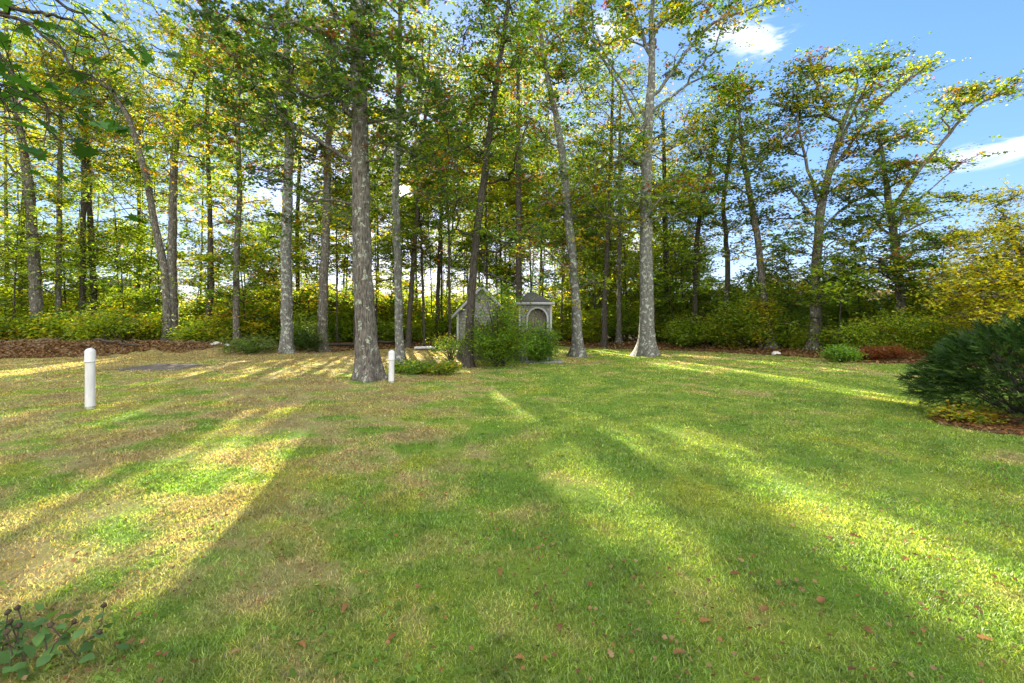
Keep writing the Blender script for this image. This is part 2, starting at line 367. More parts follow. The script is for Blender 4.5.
# ------------------------------------------------------------------ foliage
T_SIMPLE = (np.array([[0, 0, 0], [.42, .5, .12], [0, 1, 0], [-.42, .5, .12]]), [np.array([[0, 1, 2], [0, 2, 3]])])
def lobed(ws, n):
    mid = [(0, i / (n - 1), 0) for i in range(n)]
    V = list(mid); rt = []; lt = []
    for i in range(n):
        w = ws[i]; V.append((w, i / (n - 1) + .04 * (w > .2), .10 * w)); V.append((-w, i / (n - 1) + .04 * (w > .2), .10 * w))
    f = []
    for i in range(n - 1):
        f.append([i, n + 2 * i, n + 2 * (i + 1), i + 1]); f.append([i, i + 1, n + 2 * (i + 1) + 1, n + 2 * i + 1])
    V = np.array(V, float); V[:, 2] -= .15 * (V[:, 1] - .5) ** 2 * 2
    return V, [np.array(f)]
T_OAK = lobed([.02, .16, .10, .34, .14, .44, .18, .30, .03], 9)
T_OAKM = lobed([.02, .26, .12, .42, .16, .02], 6)
def leaves(C, size, tmpl, up=.6, nrm=None):
    """instantiate leaf template at centres C -> V, faces"""
    n = len(C); TV, TF = tmpl
    N = rng.normal(size=(n, 3)); N /= np.linalg.norm(N, axis=1)[:, None]; N[:, 2] = np.abs(N[:, 2])
    N = N * (1 - up) + np.array([0, 0, 1]) * up; N /= np.linalg.norm(N, axis=1)[:, None]
    A = rng.normal(size=(n, 3)); A[:, 2] -= .5; A -= (A * N).sum(1)[:, None] * N; A /= np.linalg.norm(A, axis=1)[:, None] + 1e-9
    S = np.cross(A, N); s = (size * rng.uniform(.65, 1.25, n))[:, None, None]
    V = C[:, None, :] + s * (TV[None, :, 0, None] * S[:, None, :] + (TV[None, :, 1, None] - .5) * A[:, None, :] + TV[None, :, 2, None] * N[:, None, :])
    k = len(TV); off = (np.arange(n) * k)[:, None, None]
    faces = [(f[None] + off).reshape(-1, f.shape[1]) for f in TF]; per = sum(len(f) for f in TF)
    return V.reshape(-1, 3), faces, per
PAL = {'dg': (.035, .080, .018), 'g': (.060, .125, .020), 'yg': (.135, .190, .020), 'y': (.27, .25, .018), 'o': (.26, .13, .02), 'r': (.13, .045, .024), 'b': (.15, .085, .04), 'gg': (.07, .10, .045), 'lg': (.10, .20, .03), 'gold': (.33, .33, .03), 'hl': (.17, .26, .035)}
PAL = {k: tuple(c * 1.15 for c in v) for k, v in PAL.items()}
def leafcol(n, mixd, cl=None):
    """per-leaf colours; leaves of one cluster keep mostly to one hue"""
    keys = list(mixd); w = np.array([mixd[k] for k in keys], float); w /= w.sum(); P = np.array([PAL[k] for k in keys])
    own = rng.choice(len(keys), n, p=w)
    if cl is not None:
        cc = rng.choice(len(keys), int(cl.max()) + 1, p=w); own = np.where(rng.random(n) < .72, cc[cl], own)
    c = P[own] * rng.uniform(.7, 1.35, (n, 1)) * rng.uniform(.9, 1.1, (n, 3)); return c

def grow(path, rad, att, up=.45, step=.45, jit=.10, limbs=()):
    """greedy branching from a trunk polyline to attractor points"""
    P = [p for p in path]; par = [-1] + list(range(len(path) - 1)); chains = []
    arr = np.zeros((len(P) + len(att) * 14 + 400, 3)); arr[:len(P)] = P; n = len(P); nt_ = len(P)
    for lb in limbs:
        v = arr[:nt_] - lb[0]; j = int(np.argmin((v ** 2).sum(1))); s_ = np.concatenate([[0], np.cumsum(np.linalg.norm(np.diff(lb, axis=0), axis=1))]); tt_ = np.linspace(0, s_[-1], max(3, int(s_[-1] / .5)))[1:]
        pts = np.stack([np.interp(tt_, s_, lb[:, i]) for i in range(3)], 1); pts[1:-1] = (pts[:-2] + 2 * pts[1:-1] + pts[2:]) / 4; m = len(pts)
        if n + m > len(arr) - 20: arr = np.concatenate([arr, np.zeros((200, 3))])
        arr[n:n + m] = pts + rng.normal(size=pts.shape) * .03; idx = [j] + list(range(n, n + m)); par += idx[:-1]; chains.append(idx); n += m
    zlo = path[0][2] + .28 * (path[-1][2] - path[0][2])
    ax = np.array(path)
    da = np.array([np.min(np.linalg.norm(ax - a, axis=1)) for a in att]); order = np.argsort(da)
    for k in order:
        a = att[k]; v = a - arr[:n]; hd = np.hypot(v[:, 0], v[:, 1]); dist = np.linalg.norm(v, axis=1)
        cost = dist + .8 * np.abs(v[:, 2] - up * hd)
        cost[:nt_] += 3 * np.clip(zlo - arr[:nt_, 2], 0, None)
        j = int(np.argmin(cost)); L_ = dist[j]; m = max(2, min(12, int(math.ceil(L_ / step)))); p0 = arr[j].copy()
        t = np.linspace(0, 1, m + 1)[1:, None]; off = rng.normal(size=3) * L_ * jit; sag = np.array([0, 0, 1]) * L_ * .08
        pts = p0 + (a - p0) * t + np.sin(t * math.pi) * (off + sag) + rng.normal(size=(m, 3)) * .03
        idx = [j] + list(range(n, n + m)); arr[n:n + m] = pts; par += idx[:-1]; chains.append(idx); n += m
    cnt = np.zeros(n)
    for c in chains: cnt[c[-1]] += 1
    for i in range(n - 1, nt_ - 1, -1): cnt[par[i]] += cnt[i]
    return arr[:n], chains, cnt

def make_tree(px_path, d, px_w, crown, K, per, mixd, label, cat='tree', name='oak_tree', group=None, leafs=.16, up=.45, bark=None,
              tmpl=T_SIMPLE, sides=12, flare=.8, blob=(.55, .55, .28), ydep=.9, lup=.55, dpath=None, leafmat=None, tipr=.010, ztrunk=None, twigs=3, bury=.15, limbs=()):
    leafs *= .86; per = int(per * 1.12)
    n = len(px_path); P = [W(p[0], p[1], d + (dpath[i] if dpath else 0)) for i, p in enumerate(px_path)]
    P = np.array(P); r = np.array(px_w, float) / 2 / F * d
    base = np.array([P[0][0], P[0][1], gz(P[0][0], P[0][1])])
    P[0] = base - np.array([0, 0, bury])
    # resample smoothly
    s = np.concatenate([[0], np.cumsum(np.linalg.norm(np.diff(P, axis=0), axis=1))]); tt = np.arange(0, s[-1], .35); tt = np.append(tt, s[-1])
    Q = np.stack([np.interp(tt, s, P[:, i]) for i in range(3)], 1); rr = np.interp(tt, s, r)
    for _ in range(2): Q[1:-1] = (Q[:-2] + 2 * Q[1:-1] + Q[2:]) / 4
    Q[2:-1] += rng.normal(size=Q[2:-1].shape) * .012
    root = empty(name, base, label, cat, group)
    h = Q[:, 2] - base[2]
    tb = MB()
    th = np.arange(sides) / sides * 2 * math.pi; ph = rng.uniform(0, 6, 3)
    fl = np.exp(-np.clip(h, 0, None) / (rr[0] * 1.5 + .05))[:, None]
    lob = 1 + fl * flare * (.75 + .5 * np.sin(3 * th + ph[0])[None] + .35 * np.sin(5 * th + ph[1])[None]) + .03 * np.sin(4 * th + ph[2])[None]
    lob += rng.normal(size=lob.shape) * .015
    if flare > .3:   # finer rings at the foot
        tt2 = np.concatenate([np.array([0, .1, .2, .32, .46, .62, .8]), tt[tt > 1.0]]); Qf = np.stack([np.interp(tt2, tt, Q[:, i]) for i in range(3)], 1); rf = np.interp(tt2, tt, rr)
        hf = Qf[:, 2] - base[2]; fl = np.exp(-np.clip(hf, 0, None) / (rf[0] * 1.3 + .05))[:, None]
        lob = 1 + fl * flare * (.8 + .5 * np.sin(3 * th + ph[0])[None] + .4 * np.sin(5 * th + ph[1])[None]) + .03 * np.sin(4 * th + ph[2])[None] + rng.normal(size=(len(tt2), sides)) * .014
        tb.tube(Qf, rf, sides, True, lob)
    else: tb.tube(Q, rr, sides, True, lob)
    # attractors
    att = []; wts = np.array([e[4] if len(e) > 4 else 1 for e in crown], float); wts = wts * np.array([e[2] * e[3] for e in crown]) ** .75; wts /= wts.sum()
    for e, w in zip(crown, wts):
        k = max(2, int(round(K * w))); c = W(e[0], e[1], d); q = rng.normal(size=(k * 3, 3)); q /= np.linalg.norm(q, axis=1)[:, None]; q *= rng.uniform(.25, 1, (k * 3, 1)) ** .5
        ctr_d = e[5] if len(e) > 5 else 0
        rx = e[2] / F * d; rz = e[3] / F * d
        a_ = c + q * np.array([rx, max(rx, .6 * rz) * ydep, rz]) + np.array([0, ctr_d, 0]); a_ = a_[a_[:, 2] > base[2] + .4][:k]; att.append(a_)
    att = np.concatenate(att); ka = keep_leaf(att); att = att[ka] if ka.sum() > 4 else att
    arr, chains, cnt = grow(list(Q), rr, att, up, limbs=[np.array([W(p[0], p[1], d + (p[2] if len(p) > 2 else 0)) for p in lb]) for lb in limbs])
    for c in chains:
        pr = np.minimum(tipr * np.sqrt(cnt[c]) + .002, np.interp(arr[c[0]][2], Q[:, 2], rr) * .75 if c[0] < len(Q) else 9)
        pr[0] = pr[1] * 1.12 if len(pr) > 1 else pr[0]
        tb.tube(arr[c], pr, 6 if pr[0] > .04 else 4, False)
    # twigs round every tip
    tips = arr[[c[-1] for c in chains]]
    nC = len(chains); scl = rng.uniform(.7, 1.3, nC); sub = rng.normal(size=(nC, 6, 3)) * np.array(blob)
    if twigs:
        for k in range(6):
            e2 = tips + sub[:, k] * scl[:, None]
            kt = keep_leaf(e2); e2 = e2[kt]; b0 = tips[kt] + rng.normal(size=e2.shape) * .05; dv = e2 - b0; u = np.cross(dv, [0.1, .2, 1.0]); u /= np.linalg.norm(u, axis=1)[:, None] + 1e-9; v = np.cross(dv, u); v /= np.linalg.norm(v, axis=1)[:, None] + 1e-9
            rad = .008
            V = np.stack([b0 + u * rad, b0 - u * rad * .5 + v * rad, b0 - u * rad * .5 - v * rad, e2], 1).reshape(-1, 3); o4 = (np.arange(len(b0)) * 4)[:, None]
            tb.add(V, [np.concatenate([o4 + np.array([0, 1, 3]), o4 + np.array([1, 2, 3]), o4 + np.array([2, 0, 3])])])
    tb.build('trunk', bark or M_BARK, root, smooth=True)
    # leaves: along the outer third of every branch and round its tip
    cid = np.repeat(np.arange(nC), per); tip = tips[cid]
    prev = arr[[c[max(-3, -len(c))] for c in chains]][cid]; f = rng.uniform(0, 1, (len(cid), 1)) ** 1.6 * .8
    sc = scl[cid][:, None]
    # small sub-bunches so that the crown keeps gaps
    sb = sub[cid, rng.integers(0, 6, len(cid))]; along = rng.uniform(.35, 1.08, (len(cid), 1))
    C = tip + (prev - tip) * f * (along < .6) + sc * (sb * along + rng.normal(size=(len(cid), 3)) * np.array(blob) * .17)
    ok = keep_leaf(C) & (C[:, 2] > gz(C[:, 0], C[:, 1]) + .1); C = C[ok]; cid = cid[ok]
    col = leafcol(len(C), mixd, cid)
    V, Fc, pf = leaves(C, leafs, tmpl, lup)
    np_mesh('crown', V, Fc, leafmat or M_LEAF, root, np.repeat(col, pf, axis=0))
    return root

GRN = {'g': .42, 'yg': .30, 'dg': .14, 'y': .07, 'r': .04, 'b': .03}
OAKD = {'dg': .50, 'g': .32, 'yg': .08, 'r': .07, 'b': .03}
YEL = {'yg': .48, 'y': .16, 'g': .30, 'o': .02, 'b': .03}
MIX = {'g': .42, 'yg': .28, 'dg': .12, 'y': .08, 'r': .06, 'b': .04}
UNG0 = {'g': .3, 'yg': .3, 'hl': .4}
UND0 = {'yg': .45, 'g': .33, 'y': .14, 'dg': .05, 'b': .03}
RGT = {'g': .36, 'dg': .24, 'yg': .22, 'y': .10, 'b': .05, 'r': .03}

# --- the named trees
make_tree([(369, 381), (366, 330), (362, 250), (361, 180), (360, 110), (357, 50), (356, 0), (352, -90), (350, -170)], gd(381), [23, 19, 17.5, 16.5, 15, 12.5, 11, 8, 5],
    [(285, 70, 85, 60, 1.3, -.3), (392, 75, 45, 60, 1.0, .3), (265, 150, 70, 42, .9), (400, 135, 55, 35, .75), (330, -50, 100, 60, .8), (240, 20, 50, 40, .6), (300, 205, 55, 22, .3), (445, 110, 30, 30, .35), (345, 40, 50, 50, .5, .8), (360, 45, 26, 75, .9, -.75), (362, 105, 26, 30, .5, -.7)], 320, 46, OAKD,
    'big dark oak with lichen spotted trunk standing behind the smaller white pipe', limbs=[[(361, 165), (330, 150), (290, 128), (262, 95), (240, 60)], [(361, 170), (325, 160), (290, 158), (262, 150)], [(362, 130), (390, 118), (420, 112), (450, 100)], [(360, 145), (335, 128), (310, 115)], [(362, 205), (335, 200), (305, 203)]], leafs=.125, up=.05, bark=M_BARK, tmpl=T_OAKM, sides=20, flare=.75, blob=(.30, .30, .15), leafmat=M_LEAFD, tipr=.008)
make_tree([(287, 353), (287, 300), (286, 250), (289, 150), (287, 60), (286, -60)], 21.5, [11, 10.5, 9.5, 8, 6, 3],
    [(285, 40, 60, 60), (300, 110, 55, 45, .8), (260, 130, 40, 40, .6), (295, 240, 25, 12, .15)], 160, 52, GRN, 'straight grey oak left of the big oak, slim lichen covered trunk', bark=M_BARKL)
make_tree([(322, 350), (323, 300), (326, 230), (328, 150), (334, 60), (336, -40)], 23, [9.5, 8.5, 7.5, 6, 5, 3],
    [(335, 60, 50, 60), (320, 150, 50, 40, .7), (345, 200, 40, 30, .4)], 130, 52, MIX, 'slim oak close behind the left side of the big oak trunk')
make_tree([(298, 341), (298, 290), (297, 230), (300, 150), (305, 80)], 29, [4.5, 4, 4, 3, 2],
    [(305, 90, 40, 50), (300, 170, 35, 35, .6)], 80, 70, YEL, 'thin dark stemmed tree between the two slim grey oaks', bark=M_BARKD, leafs=.15)
make_tree([(401, 362), (399, 330), (398, 280), (395.5, 190), (399, 100), (400, 30), (400, -60)], gd(364), [9, 8, 7.5, 7, 6, 4.5, 3],
    [(400, 20, 45, 60), (420, 110, 45, 50, .9), (440, 170, 40, 35, .6), (370, 215, 35, 25, .3)], 140, 52, MIX, 'slender oak just right of the smaller white pipe with the sun beside it', bark=M_BARKL, leafs=.15)
make_tree([(408, 345), (410, 310), (412, 280), (418, 200), (425, 120), (430, 40)], 27, [6, 5, 5, 4, 3.5, 2],
    [(430, 70, 45, 60), (425, 160, 40, 40, .6), (430, 235, 30, 25, .4)], 100, 48, GRN, 'thin leaning tree behind the slender oak beside the smaller pipe', bark=M_BARKD, leafs=.15)
make_tree([(468, 367), (469, 330), (471, 300), (476, 240), (484, 180), (495, 90), (508, 5), (516, -80)], gd(367), [9, 8.5, 8, 7.5, 7, 5.5, 4, 2.5],
    [(490, 60, 45, 55), (510, -20, 50, 45, .8), (470, 130, 40, 35, .7), (515, 150, 40, 40, .7), (455, 215, 35, 25, .4), (505, 235, 45, 25, .5), (495, 280, 45, 14, .4, .6), (528, 290, 26, 10, .5)], 220, 56, dict(OAKD, yg=.16), 'dark stemmed oak leaning right in front of the shed gable', bark=M_BARKD, leafs=.115, up=.3)
make_tree([(578, 357), (577, 330), (576, 300), (571, 240), (566, 190), (559, 130), (548, 80), (538, 20), (532, -50)], gd(356), [11, 10, 9, 8.5, 8, 6.5, 5, 3.5, 2],
    [(545, 40, 45, 45), (575, 95, 30, 40, .5), (530, 120, 35, 40, .6), (580, 190, 45, 40, .8), (550, 240, 40, 35, .7), (575, 285, 35, 22, .6)], 190, 54, MIX, 'curved oak with a flared foot just right of the shed', bark=M_BARKL, flare=1.0, leafs=.155)
G = make_tree([(647, 357), (647, 330), (646, 290), (646, 200), (647, 150), (649, 110), (652, 70), (651, 25), (655, -40)], gd(356), [16, 14.5, 13.5, 11.5, 10.5, 9, 7, 5, 3],
    [(600, 25, 35, 35), (650, 5, 50, 40), (705, 15, 42, 28, .9), (765, 6, 30, 16, .45), (590, 75, 26, 26, .35), (690, 60, 30, 22, .45), (615, 145, 45, 24, .9), (690, 135, 35, 18, .55), (620, 200, 50, 30, .8), (685, 195, 42, 26, .7), (720, 80, 22, 10, .25)], 290, 54, RGT,
    'tall pale grey oak standing alone on the lawn right of the shed', limbs=[[(647, 128), (638, 100), (618, 75), (600, 45), (585, 10), (575, -20)], [(647, 140), (632, 108), (610, 70), (580, 20)], [(651, 100), (668, 78), (690, 45), (715, 20), (760, 5), (790, -5)], [(650, 112), (668, 100), (690, 82), (715, 72)], [(652, 60), (640, 30), (630, -5)]], bark=M_BARKL, flare=.9, sides=18, leafs=.15, up=.75, blob=(.45, .45, .2), tipr=.013)
make_tree([(695, 335), (695, 290), (697, 235), (704, 190), (712, 160), (716, 110)], 26, [5, 5, 4.5, 4, 3.5, 2],
    [(705, 130, 35, 30), (690, 190, 35, 28, .8), (715, 235, 35, 22, .5)], 100, 50, RGT, 'forked thin tree right of the tall pale oak', bark=M_BARKD, leafs=.17)
make_tree([(725, 345), (726, 310), (728, 265), (723, 205), (730, 150), (738, 105)], 25, [6, 5.5, 5, 4, 3.5, 2],
    [(735, 105, 30, 26), (750, 150, 35, 25, .7), (715, 165, 35, 25, .7), (735, 215, 40, 20, .6)], 110, 50, RGT, 'thin upright tree left of the leaning grey tree near the lawn edge', bark=M_BARKD, leafs=.17)
make_tree([(772, 356), (767, 320), (763, 290), (758, 240), (748, 185), (742, 150), (738, 100)], 22, [8, 7, 6.5, 6, 5, 4, 2],
    [(735, 95, 30, 18), (760, 140, 38, 22, .8), (725, 175, 35, 20, .6), (780, 205, 45, 22, .8), (745, 255, 35, 15, .4)], 130, 52, RGT, 'grey tree leaning left at the lawn edge beside the wide crowned oak', leafs=.16)
make_tree([(815, 356), (815, 300), (817, 250), (821, 205), (827, 180), (834, 150), (846, 115), (858, 85)], 20.5, [10.5, 9, 8.5, 8, 7, 5, 4, 2],
    [(800, 85, 26, 28), (835, 65, 26, 14, .7), (870, 72, 30, 16, .9), (915, 72, 22, 13, .7), (885, 95, 30, 12, .5), (840, 110, 40, 18, .9), (790, 135, 24, 22, .6), (860, 145, 32, 18, .7), (790, 185, 40, 16, .7), (850, 190, 36, 16, .7), (800, 232, 45, 12, .5), (850, 240, 35, 12, .4)], 270, 50, RGT,
    'wide crowned oak forking high against open sky at the right lawn edge', limbs=[[(820, 205), (806, 165), (797, 125), (797, 95), (803, 70)], [(826, 182), (845, 150), (870, 115), (900, 85), (925, 68)], [(830, 165), (850, 120), (865, 90), (880, 60)], [(817, 235), (840, 210), (865, 195)], [(818, 225), (800, 200), (775, 175)]], leafs=.15, up=.9, blob=(.5, .5, .16), tipr=.012)
make_tree([(905, 352), (903, 320), (898, 270), (893, 230), (888, 195), (884, 165), (880, 140)], 20, [8, 8, 7.5, 7, 6, 4, 3],
    [(890, 135, 28, 14, .7), (960, 98, 24, 9, .8), (995, 90, 22, 8, .8), (935, 125, 24, 8, .35), (955, 158, 26, 9, .5), (880, 175, 40, 16, .8), (930, 205, 40, 12, .7), (870, 215, 40, 14, .7), (925, 240, 45, 12, .7), (880, 262, 45, 12, .6)], 250, 50, RGT,
    'oak with one long limb reaching far right above the brick house', limbs=[[(890, 215), (910, 180), (930, 158), (950, 130), (970, 108), (1000, 95), (1018, 88)], [(892, 225), (920, 200), (945, 175), (965, 162)], [(894, 240), (920, 222), (950, 215)], [(890, 210), (870, 190), (855, 180)]], leafs=.15, up=.7, blob=(.5, .5, .15), tipr=.012)
make_tree([(1045, 372), (1040, 330), (1030, 280), (1015, 240), (1005, 215)], 15.5, [9, 8, 7, 5, 3],
    [(1005, 238, 34, 22, 1.3), (985, 285, 42, 26, 1.3), (1015, 265, 30, 26, 1.2), (1050, 240, 40, 35, .7), (1005, 318, 45, 20, 1.0), (1075, 300, 50, 50, .5), (1020, 205, 20, 16, 1.0), (965, 300, 26, 20, .7), (975, 262, 22, 12, .5)], 260, 70, {'gold': .62, 'y': .10, 'yg': .28}, 'bright yellow leaved tree at the right edge behind the dark evergreen', name='maple_tree', leafs=.12, up=.4)
# left side
make_tree([(38, 338), (36, 300), (34, 250), (29, 190), (24, 150), (16, 110), (8, 50), (2, -20)], 24, [11, 10, 9, 8, 7, 6, 4, 2],
    [(20, 90, 60, 45), (50, 30, 60, 45), (-20, 150, 50, 50), (60, 170, 45, 35, .6), (10, 230, 45, 25, .3)], 180, 50, YEL, 'thick trunked oak near the left edge of the photo behind the leaf bank', leafs=.16)
make_tree([(168, 344), (168, 310), (165, 270), (155, 225), (145, 170), (128, 115), (104, 82), (85, 40)], 24.5, [10, 8, 7, 6.5, 6, 5, 4, 2],
    [(95, 55, 55, 40), (130, 110, 45, 40), (80, 120, 40, 35, .8), (120, 190, 45, 30, .7)], 153, 50, YEL, 'left leaning stem of the twin oaks above the leaf bank', leafs=.16, up=.7)
make_tree([(173, 344), (173, 310), (172, 270), (173, 200), (176, 130), (180, 108), (193, 78), (203, 30), (210, -30)], 24.7, [10, 9, 8, 7, 6, 5, 4, 3, 2],
    [(195, 25, 50, 45), (165, 60, 45, 40), (215, 90, 40, 35, .8), (190, 165, 50, 35, .7), (150, 0, 50, 40, .8)], 171, 50, YEL, 'upright stem of the twin oaks above the leaf bank', leafs=.16, up=.9)
make_tree([(206, 345), (208, 320), (212, 290), (210, 220), (208, 140), (207, 100), (212, 40)], 25, [7.5, 6, 5, 4.5, 4, 3.5, 2],
    [(215, 60, 40, 45), (205, 140, 40, 35, .8), (220, 210, 35, 25, .6)], 108, 50, YEL, 'bent foot slender tree right of the twin oaks', bark=M_BARKD, leafs=.17)
make_tree([(237, 347), (236, 300), (237, 240), (240, 190), (238, 130), (240, 60)], 23.5, [6.5, 6, 5.5, 5, 4, 2],
    [(240, 60, 45, 45), (245, 140, 45, 35), (235, 200, 40, 25, .6)], 130, 75, dict(MIX, dg=.2), 'slim upright tree behind the white rocks', leafs=.16)
for px, wd, top, dd, lab in ((8, 3.5, 60, 28, 'thin stem at the very left edge of the woods'), (20, 4, 40, 27, 'thin pale stem just left of the thick left oak'),
        (58, 5, 60, 25, 'slim stem just right of the thick left oak'), (82, 5, 50, 25.5, 'slim stem leaning right in front of the pale house'), (95, 5.5, 70, 26, 'straight slim stem above the leaf bank right of the pale house'),
        (138, 3.5, 80, 30, 'thin stem in shade left of the twin oaks'), (437, 4, 60, 31, 'thin stem left of the shed deep in the woods'), (519, 6, 40, 27, 'slim stem rising from behind the shed roof'),
        (604, 5, 60, 27, 'thin stem midway between the curved oak and the pale oak'), (619, 4.5, 90, 28, 'thin stem close left of the tall pale oak'), (667, 5, 110, 28, 'thin stem close right of the tall pale oak')):
    ln = rng.uniform(-10, 10)
    gy = HY + (CH - .25) / dd * F
    make_tree([(px, gy), (px + ln * .1, 300), (px + ln * .5, 220), (px + ln * .8, 150), (px + ln, top)], dd, [wd * 1.25, wd, wd * .9, wd * .75, wd * .4],
        [(px + ln, top + 20, 42, 45), (px + ln * .7, top + 90, 38, 35, .8), (px, 235, 30, 26, .4)], 100, 46, random.choice([YEL, GRN, MIX]) if px > 300 else YEL, lab, name='woodland_tree', group='slim trees inside the wood edge', leafs=.15, bark=random.choice([M_BARKD, M_BARK]))

# deeper trees of the belt
spots = []
tries = 0
while len(spots) < 24 and tries < 4000:
    tries += 1
    dd = rng.uniform(28, 46); px = rng.uniform(-60, 700)
    x = (px - CX) / F * dd
    if edge_d(x, dd) < 1.5 or abs(px - 405) < 9: continue
    if all((x - a) ** 2 + (dd - b) ** 2 > 2.2 ** 2 for a, b, _ in spots): spots.append((x, dd, px))
for x, dd, px in spots:
    top = rng.uniform(40, 130) if px < 560 else rng.uniform(130, 190)
    wd = rng.uniform(.10, .2) / dd * F; ln = rng.uniform(-14, 14); gy = HY + (CH - .25) / dd * F
    make_tree([(px, gy), (px + ln * .1, 300), (px + ln * .6, 220), (px + ln, top)], dd, [wd * 1.2, wd, wd * .8, wd * .3],
        [(px + ln, top + 25, 38, 38), (px + ln * .7, top + 85, 34, 30, .7), (px, 235, 30, 22, .35)], 75, 60, random.choice([YEL, YEL, GRN, MIX]), 'slim tree deep in the wood among many like it', name='woodland_tree', group='trees deep in the wood', leafs=.2, bark=random.choice([M_BARKD, M_BARK]), sides=8, flare=.2, blob=(.7, .7, .35), twigs=2)

# mid-storey trees whose leaves fill the space under the tall crowns
spots = []
tries = 0
while len(spots) < 74 and tries < 9000:
    tries += 1
    dd = rng.uniform(23.5, 42); px = rng.uniform(-70, 360) if len(spots) < 34 else rng.uniform(230, 690)
    x = (px - CX) / F * dd
    if edge_d(x, dd) < 1.2: continue
    if all((x - a) ** 2 + (dd - b) ** 2 > 2.0 ** 2 for a, b, _ in spots): spots.append((x, dd, px))
for x, dd, px in spots:
    top = HY - rng.uniform(4.5, 11.0) / dd * F; ln = rng.uniform(-12, 12); gy = HY + (CH - .25) / dd * F; m = 2.1 / dd * F
    make_tree([(px, gy), (px + ln * .3, (gy + top) / 2), (px + ln, top + 6)], dd, [.09 / dd * F, .07 / dd * F, .02 / dd * F],
        [(px + ln, top + m * .6, m, m * .6), (px + ln * .5, (gy + top) / 2 - m * .2, m * 1.3, m * .8), (px, (gy * .65 + top * .35), m * 1.2, m * .6, .7)], 90, 52, random.choice([YEL, YEL, UND0, UNG0, UNG0]),
        'young understorey tree in the wood below the tall crowns', name='young_tree', group='understorey trees in the wood', leafs=.19, bark=M_BARKD, sides=7, flare=.2, blob=(.6, .6, .26), twigs=2, up=.3, ydep=.8)

for k in range(17):
    dd = rng.uniform(25, 44); px = 335 + 270 * (k + rng.uniform(.1, .9)) / 17; gy = HY + (CH - .25) / dd * F; top = HY - rng.uniform(10, 14) / dd * F; ln = rng.uniform(-12, 12); m = 2.4 / dd * F
    if abs(px + ln * .5 - 405) < 8: px += 14
    make_tree([(px, gy), (px + ln * .3, (gy + top) / 2), (px + ln, top + 6)], dd, [.17 / dd * F, .13 / dd * F, .03 / dd * F],
        [(px + ln, top + m * .6, m, m * .8), (px + ln * .5, top + m * 1.6, m * 1.2, m * .7), (px + ln * .2, top + m * 2.5, m * 1.1, m * .5, .7)], 95, 56, random.choice([YEL, GRN, MIX, MIX]),
        'mid height tree among the many around the low sun', name='woodland_tree', group='mid height trees around the low sun', leafs=.19, bark=M_BARKD, sides=7, flare=.2, blob=(.65, .65, .28), twigs=2, up=.4, ydep=.8)

for k in range(8):
    px = 325 + 330 * (k + rng.uniform(.1, .9)) / 8; dd = rng.uniform(44, 56); gy = HY + (CH - .25) / dd * F; top = HY - rng.uniform(13, 17) / dd * F; ln = rng.uniform(-8, 8); m = 3.2 / dd * F
    if abs(px + ln * .5 - 405) < 7: px += 12
    make_tree([(px, gy), (px + ln * .3, (gy + top) / 2), (px + ln, top + 6)], dd, [.25 / dd * F, .2 / dd * F, .04 / dd * F],
        [(px + ln, top + m * .6, m, m), (px + ln * .5, top + m * 1.9, m * 1.2, m), (px + ln * .2, top + m * 3.2, m * 1.1, m * .8, .8)], 110, 70, random.choice([YEL, GRN, MIX]),
        'tall tree at the very back of the wood', name='woodland_tree', group='trees at the back of the wood', leafs=.30, bark=M_BARKD, sides=7, flare=.2, blob=(.9, .9, .4), twigs=2, up=.4, ydep=.8)

# ------------------------------------------------------------------ shrubs and saplings
def make_shrub(x, y, wx, h, n_stem, per, mixd, label, name='shrub', cat='shrub', group=None, leafs=.09, z0=.15, wy=None, blob=.3, leafmat=None, tmpl=T_SIMPLE, lup=.5, stem=.012, mat=None):
    g = float(gz(x, y)); root = empty(name, (x, y, g), label, cat, group); wy = wy or wx
    tb = MB(); tips = []
    for k in range(n_stem):
        th = rng.uniform(0, 6.283); rr = rng.uniform(.15, 1) ** .6; hh = h * rng.uniform(.35, 1) * (1 - .45 * rr ** 2)
        tip = np.array([x + math.cos(th) * rr * wx, y + math.sin(th) * rr * wy, g + max(z0 + .1, hh)])
        b = np.array([x + math.cos(th) * rr * wx * .07, y + math.sin(th) * rr * wy * .07, g - .05])
        t = np.linspace(0, 1, 5)[:, None]; P = b + (tip - b) * t; P[:, :2] -= (np.sin(t * math.pi) * (tip - b)[:2] * .18); P[1:-1] += rng.normal(size=(3, 3)) * .04 * h * .3
        tb.tube(P, np.linspace(stem * (1 + h * .35), .004, 5), 4, False)
        tips.append(tip); tips.append(P[3] + rng.normal(size=3) * .1)
        if h > 1.5: tips.append(P[2] + rng.normal(size=3) * np.array([.25, .25, .15]) * h * .3)
    tb.build('stems', mat or M_TWIG, root, smooth=True)
    tips = np.array(tips); cid = np.repeat(np.arange(len(tips)), per)
    C = tips[cid] + rng.normal(size=(len(cid), 3)) * np.array([blob, blob, blob * .6])
    ok = (C[:, 2] > gz(C[:, 0], C[:, 1]) + .04) & keep_leaf(C); C = C[ok]; cid = cid[ok]
    V, Fc, pf = leaves(C, leafs, tmpl, lup)
    np_mesh('foliage', V, Fc, leafmat or M_LEAF, root, np.repeat(leafcol(len(C), mixd, cid), pf, axis=0))
    return root
UND = {'yg': .34, 'g': .16, 'y': .12, 'hl': .36, 'b': .02}
UNG = {'g': .24, 'yg': .22, 'hl': .42, 'dg': .10, 'b': .02}
